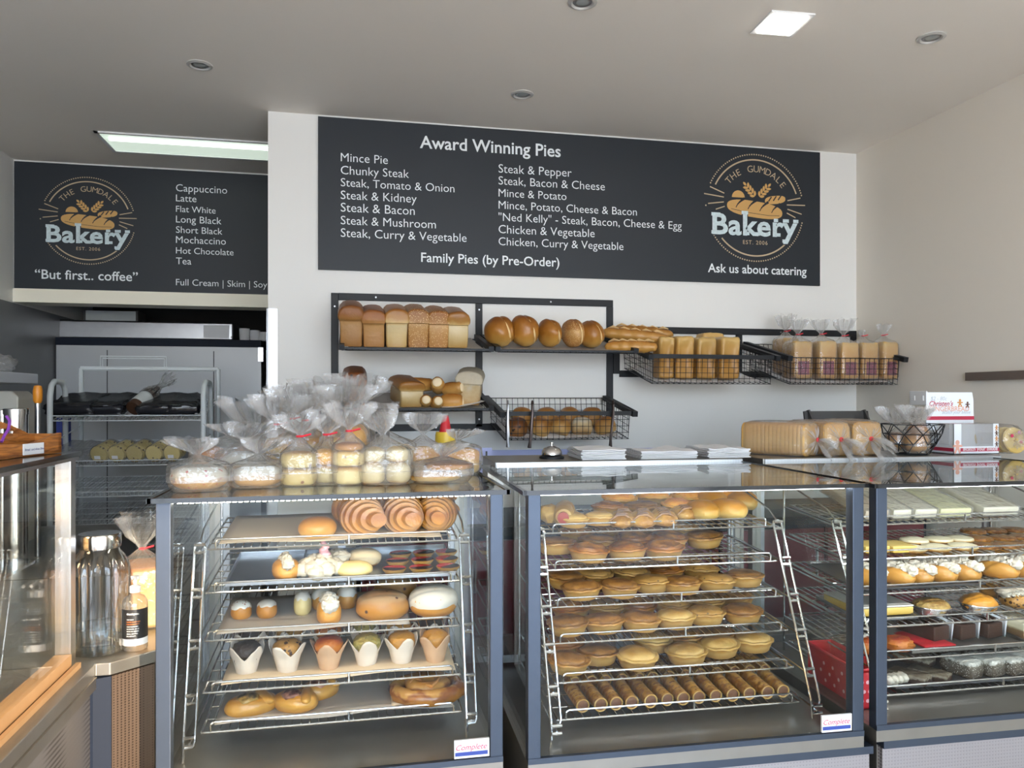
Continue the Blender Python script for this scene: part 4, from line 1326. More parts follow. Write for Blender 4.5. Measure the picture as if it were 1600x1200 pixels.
def ginger(m, x, z, s, y=-.0012):
    ngon(m, disc_poly(x, z + .82 * s, .20 * s, 12), y)
    ngon(m, [(x - .17 * s, z + .62 * s), (x + .17 * s, z + .62 * s), (x + .19 * s, z + .2 * s), (x - .19 * s, z + .2 * s)], y)
    stroke(m, [(x - .46 * s, z + .52 * s), (x, z + .56 * s), (x + .46 * s, z + .52 * s)], .17 * s, y - .0001)
    for q in (-1, 1): stroke(m, [(x + q * .08 * s, z + .3 * s), (x + q * .26 * s, z - .08 * s)], .19 * s, y - .0002)
m = MB(); ginger(m, .016, .008, .046); m.build('biscuit_print', M_pink, t, False)
for k in range(4):
    m = MB(); ginger(m, gw - .012, .092 - .021 * k, .018); m.build('biscuit_print', M_choc if k % 2 else M_ging, t, False)
# header card
a = at(1447, 657, Y=2.60); b = at(1521, 657, Y=2.60); c = at(1450, 613, Y=2.60)
hx0, hx1, hz0, hz1 = a.x - gx0, b.x - gx0, .09, c.z - LEDZ
hd = MB().prism([(hx0, hz0), (hx1, hz0), (hx1 - .002, hz1 - .03), (hx1 - .008, hz1), (hx0 - .001, hz1)], .098, .101).build('header_card', M_boxw, t, False)
hw = hx1 - hx0
zb0 = a.z - LEDZ
MB().bb((hx0, .0965, zb0 + .002), (hx1, .098, zb0 + .016)).build('header_band', M_boxr, hd, False)
fit(text_mb("Christen's", .012, .35), hx0 + .012, zb0 + .057, hw * .50, None, .0968).build('script_lettering', M_boxr, hd, False)
fit(text_mb('GINGERBREAD', .012), hx0 + .012, zb0 + .036, hw * .84, None, .0968).build('title_lettering', M_pink, hd, False)
fit(text_mb('#catch your bikkie', -.004, .3), hx0 + hw * .32, zb0 + .026, hw * .60, None, .0968).build('tag_lettering', M_ink, hd, False)
fit(text_mb('$2 - 80c', -.01, .2), hx0 + .018, zb0 + .078, hw * .34, None, .0968).build('price_lettering', M_ink, hd, False)
for k, (fx, m_) in enumerate(((.70, M_ging), (.86, M_choc))):
    m = MB(); ginger(m, hx0 + hw * fx, zb0 + .055 - .004 * k, .028 - .006 * k, .0966); m.build('biscuit_print', m_, hd, False)
def ginger_solid(x, y, z, s, rz, lb):
    m = MB()
    m.lathe([(.0005, 0), (.2 * s, .0), (.2 * s, .006), (.0005, .008)], 16, c=(0, .36 * s, 0))
    m.path([(0, .25 * s, .004), (0, -.25 * s, .004)], [.15 * s, .18 * s], 8).path([(-.4 * s, .14 * s, .004), (.4 * s, .14 * s, .004)], .09 * s, 8)
    for q in (-1, 1): m.path([(q * .08 * s, -.18 * s, .004), (q * .24 * s, -.5 * s, .004)], .10 * s, 8)
    m.warp(lambda p: Vector((p.x, p.y, .004 + max(-.004, min(.004, p.z - .004)))))
    o = m.build('gingerbread_biscuit', M_ging); o.location = (x, y, z); o.rotation_euler = (math.radians(8), 0, rz)
    tag(o, lb, 'biscuit', 'gingerbread in the window box')
ginger_solid(gx0 + .052, 2.545, LEDZ + .014, .062, .9, 'gingerbread biscuit lying left in the window box')
ginger_solid(gx0 + .092, 2.56, LEDZ + .014, .060, -.6, 'gingerbread biscuit lying right in the window box')
# --- smiling cookie packs at the right edge
M_cook = crust('yellow_cookie', [(0, (.74, .52, .18)), (1, (.80, .62, .28))], 22, .4, .5)
M_dotr = mat('red_sweet', (.60, .02, .10), .3); M_dotp = mat('mauve_sweet', (.55, .25, .40), .3)
p = at(1592, 712, Y=2.46)
t = thing('cookie_pack', 'row of round yellow cookies with sweets in clear wrap at right edge', 'cookies', (p.x, 2.46, LEDZ))
for k in range(5):
    c = MB().lathe([(.0005, -.006), (.048, -.005), (.051, 0), (.048, .005), (.0005, .007)], 28).xf(Matrix.Translation((-.004 * k + .01, .03 + .030 * k, .052)) @ Matrix.Rotation(math.radians(78), 4, 'X')).build('cookie', M_cook, t)
    if k == 0:
        for j, (dx, dz, m_) in enumerate(((-.024, .018, M_dotr), (.006, .030, M_dotp), (-.018, -.020, M_dotp), (.022, -.006, M_dotr))):
            MB().blob((.014, .006, .014), c=(dx + .01, .020 - dz * .2, .052 + dz - .007)).build('sweet', m_, c)
b_ = xf_y(bag_loft(.112, .112, .165, .01, .02, .03, 13, 4, .9)).xf(Matrix.Translation((.002, .185, .056))).build('wrapper', M_bag, t)

# --- sauce bottle and black till back on the left ledge
p = at(696, 700, Y=2.70)
t = thing('sauce_bottle', 'red cone nozzle bottle with yellow collar behind the bagged pastries', 'bottle', (p.x, 2.70, LEDZ))
MB().lathe([(.034, 0), (.036, .004), (.036, .085), (.033, .095)], 24).build('body', M_yellow, t)
MB().lathe([(.022, .095), (.020, .105), (.011, .150), (.009, .152), (.0005, .154)], 20).build('nozzle', M_red, t)
p = at(587, 680, Y=2.72)
t = thing('card_terminal', 'black card terminal seen behind the bagged buns', 'terminal', (p.x, 2.72, LEDZ))
MB().prism([(-.045, .0), (.048, 0), (.048, .135), (.040, .145), (-.035, .148), (-.045, .14)], 0, .05).build('body', M_dgrey, t, False, bevel=.004)
MB().bb((-.034, -.002, .055), (.036, .0, .13)).build('screen', mat('dark_screen', (.02, .035, .04), .12), t, False)
p = at(758, 715, Y=3.2)
t = thing('docket_sheet', 'lavender printed price sheet standing beyond the gap between cases', 'sheet', (p.x, 3.34, .98))
MB().bb((-.055, 0, 0), (.055, .004, .345)).build('sheet', M_purple, t, False)
MB().bb((-.055, -.004, 0), (.055, .03, .01)).build('foot', M_dgrey, t, False)
MB().bb((-.012, -.001, .30), (-.002, 0, .33)).bb((.026, -.001, .30), (.034, 0, .33)).build('print', M_dgrey, t, False)

# ================================================================= BAGGED BUNS ON THE LEFT CASE
B_iced = crust('bun_iced', [(0, (.66, .36, .12)), (.50, (.72, .44, .18)), (.60, (.72, .67, .58)), (1, (.74, .70, .62))], 20, .45, .4)
B_pale = crust('bun_pale', [(0, (.80, .66, .34)), (.7, (.84, .70, .38)), (.85, (.72, .44, .16)), (1, (.55, .26, .06))], 24, .3, .5)
B_spot = crust('scone_spotted', [(0, (.82, .66, .30)), (.75, (.82, .62, .26)), (1, (.60, .32, .08))], 24, .4, .5, speck=(.20, .07, .02), spsc=38, spth=.28)
B_brown = crust('bun_brown', [(0, (.72, .42, .14)), (.4, (.60, .28, .07)), (1, (.42, .15, .03))], 20, .4, .4)
B_chs = crust('bun_cheese', [(0, (.80, .62, .30)), (.45, (.74, .46, .15)), (.7, (.62, .28, .06)), (1, (.72, .42, .10))], 55, .9, .5)
B_twist = crust('bun_sprinkled', [(0, (.62, .33, .10)), (.4, (.68, .38, .12)), (.55, (.70, .63, .52)), (1, (.70, .65, .57))], 30, .5, .4, speck=(.45, .06, .04), spsc=60, spth=.34)
B_wh = crust('bun_white', [(0, (.72, .42, .14)), (.16, (.84, .70, .42)), (.8, (.86, .74, .48)), (1, (.74, .50, .22))], 18, .35, .5)
PKG = 'bagged bakes piled on the left case'
def pack(lb, px, Y, buns, bag, z=TOPZ + .001, rz=0, seed=0, tie=True, cat='bagged buns'):
    """buns: (dx, dy, dz, w, d, h, material[, ex])"""
    p = at(px, 740, Y=Y)
    t = thing('bagged_buns', lb, cat, (p.x, Y, z), math.radians(rz), PKG)
    for i, bn in enumerate(buns):
        dx, dy, dz, w, d, h, m_ = bn[:7]
        ex = bn[7] if len(bn) > 7 else .85
        MB().blob((w, d, h), (ex, .9), 24, 14, None, .07, 2, seed + i, c=(dx, dy, dz + .002), floor=-.86).build('bun', m_, t)
    wx_, wy_, L, neck, tuft, tr, bend = bag
    bag_loft(wx_, wy_, L, neck, tuft, tr, 14, seed, .55, bend, .85).build('bag', M_bag, t)
    if tie: tie_mb((bend[0] * .12, bend[1] * .12, L + neck), .007).build('tie', M_redtie, t)
    return t
# front row, left to right
pack('bag of pale cream bread with sprinkled icing at the left front corner', 312, 2.02, [(0, 0, 0, .135, .15, .062, B_twist, .8)], (.150, .165, .064, .02, .04, .05, (-.02, .02)), seed=1, rz=14, tie=False)
pack('bag with a white iced finger bun, second in the front row', 402, 2.06, [(-.0, 0, 0, .125, .13, .056, B_iced, .8)], (.140, .15, .060, .02, .04, .05, (.02, .03)), seed=2, tie=False)
pack('bag of two stacked spotted scones in front, left of the orange buns', 468, 2.06, [(0, 0, 0, .088, .088, .046, B_spot, .5), (0, 0, .044, .090, .090, .044, B_spot, .5)], (.096, .096, .090, .035, .055, .055, (.0, .02)), seed=3)
pack('bag of cheese topped orange buns in the middle of the front row', 509, 2.10, [(0, 0, 0, .062, .08, .05, B_pale, .6), (0, 0, .046, .066, .08, .045, M_gum, .8), (.0, .085, .012, .07, .07, .075, M_gum, .8)], (.078, .17, .092, .035, .06, .05, (.01, .02)), seed=4)
pack('tall bag of stacked pale scones with a red tie', 545, 2.06, [(0, 0, 0, .080, .085, .048, B_pale, .5), (0, 0, .046, .082, .085, .042, B_spot, .55), (.0, .0, .085, .074, .08, .024, B_brown, .8)], (.088, .092, .108, .03, .07, .055, (.005, .0)), seed=5)
pack('bag of four soft white rolls with a paper ticket', 602, 2.06, [(-.034, 0, 0, .066, .11, .056, B_wh, .7), (.034, 0, 0, .066, .11, .056, B_wh, .7), (-.030, .02, .050, .060, .09, .046, B_wh, .8), (.032, .02, .052, .060, .09, .044, B_wh, .8)], (.142, .13, .096, .03, .06, .05, (-.03, .02)), seed=6, tie=False)
pack('bag of flat brown cheese pastries at the right front corner', 690, 2.08, [(-.02, 0, 0, .14, .13, .028, B_chs, .7), (.02, .01, .026, .13, .12, .026, C_round, .7)], (.165, .15, .052, .015, .03, .04, (.03, .01)), seed=7, tie=False)
# second row
pack('bag of shiny brown dinner buns at the back left of the pile', 358, 2.27, [(-.05, 0, 0, .095, .12, .095, B_brown), (.045, .01, 0, .095, .12, .092, B_brown), (0, -.07, 0, .10, .07, .06, B_iced, .8)], (.195, .2, .100, .02, .03, .05, (0, .02)), seed=8, tie=False)
pack('bag with iced bun and split crust behind the front finger bun', 380, 2.20, [(0, 0, .0, .125, .10, .082, B_iced, .8)], (.135, .11, .084, .02, .05, .06, (.02, .03)), seed=9, rz=-12, tie=False)
pack('bag of mixed fruit scones with a red tag, left of centre', 432, 2.24, [(-.03, 0, 0, .08, .08, .07, B_spot), (.045, .0, 0, .085, .08, .07, B_spot), (0, .02, .065, .09, .09, .048, B_chs)], (.165, .13, .12, .03, .08, .07, (.01, .0)), seed=10)
pack('bag of yellow scones under crinkled film behind the stacked scones', 478, 2.28, [(0, 0, 0, .10, .10, .075, B_pale), (.01, 0, .07, .095, .09, .045, B_chs)], (.125, .12, .125, .035, .09, .075, (-.02, .0)), seed=11)
pack('bag of orange cheese buns behind the tall scone bag', 540, 2.24, [(-.02, 0, 0, .09, .08, .07, B_pale), (.028, -.01, .060, .062, .07, .085, M_gum), (-.03, 0, .066, .07, .07, .05, B_pale)], (.135, .12, .150, .03, .08, .07, (.01, .0)), seed=12, tie=False)
pack('bag of white rolls with dark ties behind the four soft rolls', 605, 2.24, [(-.03, 0, 0, .085, .10, .085, B_wh), (.05, 0, 0, .085, .10, .095, B_wh)], (.165, .13, .102, .03, .075, .055, (-.04, .0)), seed=13, tie=False)
pack('bag of golden cheese rolls left of the yellow collared bottle', 660, 2.24, [(0, 0, 0, .105, .11, .088, B_chs)], (.115, .12, .092, .025, .06, .05, (.01, .0)), seed=14, tie=False)
pack('bag with a tilted seeded slab loaf beneath the red nozzle', 712, 2.27, [(0, 0, 0, .14, .12, .080, B_chs, .5)], (.155, .13, .084, .015, .03, .045, (.03, .0)), seed=15, rz=-8, tie=False)
# back row filling the pile
for i, (px, Y, w, h, lb) in enumerate(((455, 2.46, .15, .13, 'crinkled bag of pale buns at the back, below the light switch'), (512, 2.48, .14, .15, 'tallest crinkled bag of buns at the back of the pile'), (556, 2.44, .12, .16, 'crinkled bag leaning at the back right under the fruit loaf'), (400, 2.44, .14, .09, 'low bag of buns at the back left'))):
    pack(lb, px, Y, [(-.03, 0, 0, w * .55, .10, h * .6, B_pale), (.03, 0, 0, w * .55, .10, h * .6, B_brown), (0, 0, h * .5, w * .6, .10, h * .42, (B_pale, M_gum, M_gum, B_wh)[i])], (w, .13, h, .03, .10, .08, (.01 * (-1) ** i, 0)), seed=20 + i, tie=i % 2 == 0)
# ================================================================= FOOD IN THE CASES
# ---- pies
P_side = crust('pie_side', [(0, (.60, .34, .11)), (.6, (.68, .43, .17)), (1, (.54, .27, .065))], 40, .4, .5)
P_lid = crust('pie_lid', [(0, (.66, .40, .14)), (.22, (.52, .26, .08)), (.46, (.26, .105, .027)), (.68, (.44, .21, .065)), (1, (.22, .085, .022))], 28, 1.3, .42, bump=.6, bscale=60)
P_pale = crust('pie_lid_pale', [(0, (.64, .38, .12)), (.5, (.68, .45, .18)), (1, (.52, .28, .08))], 26, 1.2, .42, bump=.6, bscale=60)
P_dark = crust('pie_lid_dark', [(0, (.55, .24, .05)), (.45, (.34, .12, .025)), (.6, (.20, .07, .018)), (1, (.50, .23, .06))], 30, 1.5, .4, bump=.6, bscale=60)
P_spec = crust('pie_lid_specked', [(0, (.72, .46, .18)), (.3, (.56, .31, .10)), (1, (.44, .24, .08))], 30, 1.2, .5, bump=.7, speck=(.10, .06, .025), spsc=75, spth=.36)
P_cheese = crust('pie_lid_cheese', [(0, (.80, .46, .10)), (.5, (.85, .40, .08)), (1, (.72, .26, .05))], 60, 1.6, .45, bump=.9, bscale=90)
def make_pie(lid, swirl=False, dome=.012, seed=0):
    t = thing('meat_pie', 'pie', 'pie')
    R = .056
    MB().lathe([(.0005, .001), (.041, 0), (.044, .002), (.053, .024), (.055, .027)], 30, fn=lambda p, a: p * (1 + .008 * math.sin(9 * a))).build('pastry_case', P_side, t)
    def lf(p, a):
        r = math.hypot(p.x, p.y)
        k = noise.noise(Vector((p.x * 42, p.y * 42, seed * 2.7)))
        z = p.z + .0035 * k * (1 if r < .05 else .4)
        if swirl: z += .0022 * math.sin(r * 620 + 2 * a) * (r < .05)
        if r > .051: z += .0012 * math.sin(26 * a)
        return Vector((p.x * (1 + .02 * math.sin(3 * a + seed)), p.y, z))
    prof = [(.0540, .026), (R + .002, .028), (R + .002, .032), (.0525, .0335), (.049, .032)] + [(.049 * math.cos(q * PI / 2 / 7), .032 + dome * math.sin(q * PI / 2 / 7)) for q in range(1, 7)] + [(.0005, .032 + dome)]
    MB().lathe(prof, 36, fn=lf).build('pastry_lid', lid, t)
    return t
K_pie = {k: [Kind(lambda m=m, s=s, sw=sw, d=d: make_pie(m, sw, d, s)) for s in range(2)] for k, (m, sw, d) in dict(gold=(P_lid, False, .012), pale=(P_pale, False, .016), dark=(P_dark, True, .015), spec=(P_spec, False, .013), cheese=(P_cheese, False, .018)).items()}
LOOK = dict(gold='golden baked', pale='pale smooth topped', dark='dark swirl topped', spec='herb specked', cheese='orange cheese topped')
def pie_row(rk, j, rowname, dy, items, case='middle', shelf=None, sc=1):
    n = len(items)
    for i, (px, kind, rest) in enumerate(items):
        loc = rk.pos(j, px, dy + rest)
        tl = math.atan2(rk.tilt, rk.yb - rk.ys[j])
        K_pie[kind][(i + j) % 2].put(loc, (tl, 0, rnd.uniform(0, 6)), '%s pie, %s in the %s row, %s shelf, %s case' % (LOOK[kind], nth(i, n), rowname, shelf or ORD[j], case), 'pies on the %s shelf of the middle case' % ORD[j], sc)
# shelf 1
pie_row(R2, 0, 'front', .055, [(895, 'pale', 0), (936, 'pale', 0)], sc=.86)
pie_row(R2, 0, 'back', .30, [(968, 'cheese', 0), (1022, 'cheese', 0), (1075, 'cheese', 0), (1128, 'cheese', 0)], sc=1.05)
pie_row(R2, 0, 'middle', .17, [(952, 'dark', 0), (1004, 'gold', 0), (1060, 'cheese', 0)], sc=1.0)
# shelf 2
pie_row(R2, 1, 'front', .065, [(919, 'dark', .0), (980, 'dark', 0), (1037, 'dark', 0)], sc=1.08)
pie_row(R2, 1, 'middle', .18, [(870, 'gold', -.02), (934, 'gold', 0), (990, 'dark', 0), (1044, 'dark', 0), (1100, 'gold', 0)], sc=1.08)
pie_row(R2, 1, 'back', .30, [(900, 'gold', 0), (957, 'gold', 0), (1012, 'gold', 0), (1064, 'spec', 0)], sc=1.05)
# shelf 3
pie_row(R2, 2, 'front', .060, [(909, 'gold', 0), (967, 'gold', 0), (1018, 'spec', .03), (1066, 'gold', .0), (1118, 'spec', .01), (1163, 'gold', .04)], sc=1.05)
pie_row(R2, 2, 'back', .19, [(884, 'gold', -.02), (928, 'spec', 0), (985, 'spec', 0), (1040, 'dark', 0), (1094, 'spec', 0)], sc=1.05)
pie_row(R2, 2, 'rearmost', .31, [(905, 'spec', 0), (960, 'dark', 0), (1012, 'gold', 0), (1066, 'gold', 0)], sc=1.0)
# shelf 4
pie_row(R2, 3, 'front', .062, [(888, 'gold', 0), (944, 'gold', 0), (1000, 'gold', 0), (1055, 'pale', 0), (1102, 'spec', .02), (1160, 'gold', .02)], sc=1.06)
pie_row(R2, 3, 'back', .185, [(893, 'dark', 0), (944, 'spec', 0), (996, 'dark', 0), (1050, 'spec', 0), (1102, 'spec', 0), (1149, 'gold', .03)], sc=1.05)
# shelf 5
pie_row(R2, 4, 'front', .070, [(888, 'gold', -.005), (934, 'gold', .04), (995, 'pale', -.005), (1073, 'pale', 0), (1124, 'pale', .04), (1176, 'pale', .06)], sc=1.08)
pie_row(R2, 4, 'back', .20, [(883, 'dark', 0), (1018, 'pale', -.02), (1070, 'gold', 0), (1117, 'gold', 0)], sc=1.08)
# hot dog pastry, flaky turnovers, cheese pasties on shelf 1
p = R2.pos(0, 866, .10)
t = thing('sausage_pastry', 'twisted pastry with a red sausage end at left of the top pie shelf', 'pastry', p, math.radians(-18))
m = MB().path([(.03, -.06 + .02 * k, .028) for k in range(9)], [.024, .030, .032, .034, .035, .034, .033, .03, .022], 14).warp(lambda p: p + Vector((.004 * noise.noise(p * 40), 0, .006 * noise.noise(p * 50))))
m.blob((.075, .08, .055), c=(-.012, .0, .0), amp=.2, sc=3)
m.build('pastry', P_pale, t)
MB().path([(.03, -.072, .026), (.03, -.03, .028)], [.017, .018], 14).build('sausage', mat('red_sausage', (.28, .035, .02), .3), t)
P_flake = crust('flaky_pastry', [(0, (.72, .46, .16)), (.4, (.58, .30, .075)), (.7, (.42, .19, .045)), (1, (.66, .38, .12))], 36, 1.3, .4, bump=.9, bscale=110, axis='X')
def turnover():
    t = thing('turnover', 'pastry', 'pastry')
    m = MB().blob((.082, .125, .046), (.9, .9), 26, 18, lambda p: p * (1 + .06 * math.sin(p.y * 16 + p.x * 5)), .06, 3, 2, floor=-.7)
    m.build('pastry', P_flake, t)
    c = MB()
    for k in range(5):
        y = -.045 + .022 * k
        c.path([(-.034, y - .008, .020), (-.012, y, .037), (.012, y + .006, .038), (.034, y + .010, .022)], [.002, .0045, .0045, .002], 5)
    c.build('leaf_edges', P_lid, t)
    return t
K_turn = Kind(turnover)
for i, (px, dy) in enumerate(((972, .05), (1004, .045), (1036, .055), (1068, .12))):
    K_turn.put(R2.pos(0, px, dy), (.05, 0, math.radians(-24 + 5 * i)), 'flaky layered turnover, %s of four on the top pie shelf' % nth(i, 4), 'turnovers on the top pie shelf')
P_pasty = crust('pasty', [(0, (.80, .60, .26)), (.35, (.76, .50, .17)), (.7, (.70, .34, .07)), (1, (.78, .36, .08))], 24, .6, .42, bump=.5)
for i, (px, dy, rz) in enumerate(((1098, .07, -10), (1136, .08, 12), (1160, .20, -20), (1110, .22, 4))):
    o = MB().blob((.10, .15, .066), (.85, .9), 24, 16, lambda p: Vector((p.x, p.y, p.z * (1 - .12 * abs(p.y)))), .08, 2.2, i, floor=-.75).build('pasty', P_pasty)
    o.location = R2.pos(0, px, dy + .03); o.rotation_euler.z = math.radians(rz)
    tag(o, 'cheesy golden pasty, %s at the right of the top pie shelf' % ('front left', 'front right', 'back right', 'back left')[i], 'pasty', 'pasties on the top pie shelf')
# ---- sausage rolls on the lowest shelf
P_roll = crust('sausage_roll_pastry', [(0, (.60, .33, .10)), (.4, (.48, .23, .055)), (.7, (.30, .12, .028)), (1, (.58, .32, .10))], 42, 1.5, .4, bump=.6)
def sausage_roll():
    t = thing('sausage_roll', 'roll', 'sausage roll')
    L, r = .125, .0185
    m = MB()
    n, k = 18, 22
    for j in range(k):
        y = (j / (k - 1) - .5) * L
        for i in range(n):
            a = 2 * PI * i / n
            q = r * (1 + .05 * math.sin(j * 1.9) + .06 * noise.noise(Vector((math.cos(a) * 2, y * 40, math.sin(a) * 2))))
            m.v.append((q * math.cos(a), y, r * .95 + q * math.sin(a) * .95))
    for j in range(k - 1):
        for i in range(n):
            m.f.append((j * n + i, j * n + (i + 1) % n, (j + 1) * n + (i + 1) % n, (j + 1) * n + i)); m.m.append(0)
    m.build('pastry', P_roll, t)
    MB().path([(0, -L / 2 + .004, r * .95), (0, L / 2 - .004, r * .95)], r * .92, 16).build('filling', M_meat, t)
    MB().path([(r * .93 * math.cos(2 * PI * k / 18), -L / 2, r * .95 + r * .93 * math.sin(2 * PI * k / 18)) for k in range(18)], .0022, 5, closed=True).build('pastry_rim', P_pale, t)
    return t
K_sr = Kind(sausage_roll)
nf = 13
for i in range(nf):
    K_sr.put(R2.pos(5, 900 + i * 25.6, .085), (math.radians(3), 0, math.radians(rnd.uniform(-4, 4))), 'golden sausage roll, %s in the front row, lowest shelf' % nth(i, nf), 'sausage rolls on the lowest shelf', rnd.uniform(.95, 1.05))
for i in range(nf):
    K_sr.put(R2.pos(5, 888 + i * 24.2, .235), (math.radians(3), 0, math.radians(rnd.uniform(-4, 4))), 'golden sausage roll, %s in the back row, lowest shelf' % nth(i, nf), 'sausage rolls on the lowest shelf', rnd.uniform(.95, 1.05))

# ================================================================= LEFT CASE
def sheet(rk, j, pa, pb, d0, d1, mat_, name, lb, cat='baking paper', z=.002, wav=.002):
    ya, yb = rk.ys[j] + d0, rk.ys[j] + d1
    xa, xb = rk.c.xat(pa, ya), rk.c.xat(pb, ya)
    def f(u, v):
        y = ya + (yb - ya) * v
        p = rk.c.w(xa + (xb - xa) * u, y, rk.z(j, y) + z + wav * (1 + math.sin(11 * u + 3 * v)) * (1.3 - v))
        return p
    o = MB().grid(f, 24, 8).build(name, mat_)
    sd = o.modifiers.new('thickness', 'SOLIDIFY'); sd.thickness = .0008
    return tag(o, lb, cat)
sheet(R1, 0, 342, 690, .012, .33, M_tanpaper, 'baking_paper', 'tan baking paper lining the top shelf of the left case')
sheet(R1, 2, 338, 640, .012, .30, M_graypaper, 'baking_paper', 'grey baking paper lining the third shelf of the left case')
sheet(R1, 3, 345, 712, .012, .30, M_tanpaper, 'baking_paper', 'wavy tan paper under the row of muffins', wav=.003)
sheet(R1, 4, 335, 708, .012, .30, M_graypaper, 'baking_paper', 'grey baking paper under the fruit pastries on the lowest shelf', wav=.003)
def metal_tray(rk, j, pa, pb, lb, d0=.02, d1=.30, m_=M_steel, h=.012):
    ya = rk.ys[j] + d0
    xa, xb = rk.c.xat(pa, ya), rk.c.xat(pb, ya)
    t = thing('metal_tray', lb, 'tray', rk.c.w((xa + xb) / 2, ya, rk.z(j, ya) + .001), rk.c.r)
    w, d = (xb - xa) / 2, d1 - d0
    t.rotation_euler.x = math.atan2(rk.tilt, rk.yb - rk.ys[j])
    MB().bb((-w, 0, 0), (w, d, .0015)).build('base', m_, t, False)
    MB().bb((-w, 0, 0), (w, .002, h)).bb((-w, d - .002, 0), (w, d, h)).bb((-w, 0, 0), (-w + .002, d, h)).bb((w - .002, 0, 0), (w, d, h)).path([(-w, 0, h), (w, 0, h), (w, d, h), (-w, d, h)], .0022, 6, closed=True).build('rim', m_, t, False)
    return t
metal_tray(R1, 1, 352, 470, 'shiny metal tray at the left end of the second shelf, left case')
metal_tray(R1, 1, 468, 712, 'shiny metal tray under the cream cakes and red tarts')
# shelf 1: currant bun, croissants
o = MB().blob((.105, .10, .064), (.9, 1), 26, 16, None, .05, 2, 3, floor=-.8).build('currant_bun', crust('currant_bun_crust', [(0, (.72, .46, .18)), (.5, (.60, .30, .08)), (1, (.46, .20, .045))], 18, .4, .35, speck=(.05, .02, .01), spsc=34, spth=.22))
o.location = R1.pos(0, 496, .06); tag(o, 'round currant bun left of the croissants on the top shelf', 'bun')
C_cro = crust('croissant_crust', [(0, (.62, .32, .085)), (.3, (.54, .25, .055)), (.55, (.40, .15, .03)), (.8, (.58, .28, .065)), (1, (.44, .18, .035))], 11, .5, .3, bump=.5, bscale=80)
def croissant():
    m = MB()
    n = 30
    prof = []
    L = .175
    K = 9
    for k in range(K):
        t0, t1 = k / K, (k + 1) / K
        def rad(t): return .013 + .042 * (1 - abs(2 * t - 1) ** 1.35)
        for f in (0, .25, .6, .9, .99):
            t_ = t0 + (t1 - t0) * f
            r = rad((k + .5) / K) * (.95 + .10 * math.sin(PI * (.15 + .75 * f))) if f < .95 else rad((k + 1) / K) * .90
            prof.append((t_, r))
    for (t_, r) in prof:
        y = (t_ - .5) * L
        bx = .030 * (2 * t_ - 1) ** 2
        for i in range(n):
            a = 2 * PI * i / n
            q = r * (1 + .03 * noise.noise(Vector((math.cos(a) * 2, y * 30, math.sin(a) * 2))))
            z = .048 + q * math.sin(a)
            m.v.append((bx + q * 1.08 * math.cos(a), y, max(.0, z) * .98))
    R_ = len(prof)
    for j in range(R_ - 1):
        for i in range(n):
            m.f.append((j * n + i, j * n + (i + 1) % n, (j + 1) * n + (i + 1) % n, (j + 1) * n + i)); m.m.append(0)
    m.cap(0, n, True); m.cap((R_ - 1) * n, n)
    return m.build('croissant', C_cro)
def K1():
    o = croissant(); return tag(o, 'croissant', 'croissant')
K_cro = Kind(K1)
for px, dy, dz, rz, s_, lb in ((566, .085, 0, 8, 1.04, 'glossy brown croissant, front left on the top shelf'), (630, .085, 0, -6, 1.04, 'glossy brown croissant, front middle on the top shelf'), (682, .10, .0, -22, .98, 'croissant at the front right of the top shelf'),
                               (604, .20, .022, 70, .95, 'croissant lying sideways behind the front two on the top shelf'), (672, .225, .016, -35, 1.0, 'croissant at the back right of the top shelf'), (545, .215, .0, 40, .9, 'croissant at the back left of the top shelf')):
    K_cro.put(R1.pos(0, px, dy, dz), (0, 0, math.radians(rz)), lb, 'croissants on the top shelf', s_)
# shelf 2
B_gold = crust('bun_golden', [(0, (.62, .27, .05)), (.5, (.66, .34, .09)), (1, (.60, .30, .075))], 18, .35, .35)
def cream_bun(w, d, h, jam=True, seed=0, lb='', loc=None, rz=0, cw=.42, m_=None, grp=None, top=None):
    t = thing('cream_bun', lb, 'cream bun', loc, rz, grp)
    MB().blob((w, d, h), (.85, .9), 26, 16, lambda p: Vector((p.x, p.y, p.z - .42 * math.exp(-(p.x / .24) ** 2) * (p.z > 0))), .05, 2, seed, floor=-.8).build('bun', m_ or B_gold, t)
    m = MB()
    for k in range(7):
        y = -d * .44 + d * .88 * k / 6
        m.blob((w * cw, d * .30, h * .5), (1, 1), 18, 12, None, .38, 3.2, seed + k, c=(0, y * .95, h * (.52 + .10 * math.sin(PI * k / 6))))
    m.build('cream', top or M_cream_w, t)
    if jam:
        m = MB().path([(w * .06 * math.sin(k * 1.3), -d * .50 + d * .9 * k / 9, h * (.52 + .46 * math.sin(PI * min(1, .12 + k / 9 * .75)) ** .5)) for k in range(10)], .0042, 6)
        m.build('jam_line', M_jam, t)
    return t
cream_bun(.074, .10, .062, True, 1, 'split bun with cream and red jam on the second shelf', R1.pos(1, 447, .07), math.radians(12))
p = R1.pos(1, 500, .075)
t = thing('meringue_cake', 'big white whipped cream cake with a pink swirl on the second shelf', 'cake', p)
m = MB()
for k in range(16):
    a = k * 2.4; r = .010 + .0105 * math.sqrt(k) 
    m.blob((.048, .048, .044), (1, 1), 14, 10, None, .25, 4, k, c=(r * math.cos(a), r * math.sin(a), .030 - r * .60))
m.blob((.10, .10, .036), (.9, 1), 20, 10, None, .1, 3, 4)
m.warp(lambda p: Vector((p.x, p.y, max(0, p.z)))).build('cream', M_cream_w, t)
m = MB()
for k in range(6): m.blob((.030 - .003 * k, .030 - .003 * k, .014), c=(.012 + .003 * math.cos(k * 2), -.004 + .003 * math.sin(k * 2), .056 + .006 * k), amp=.15, sc=3, seed=k, nu=12, nv=8)
m.build('pink_swirl', M_pinkc, t)
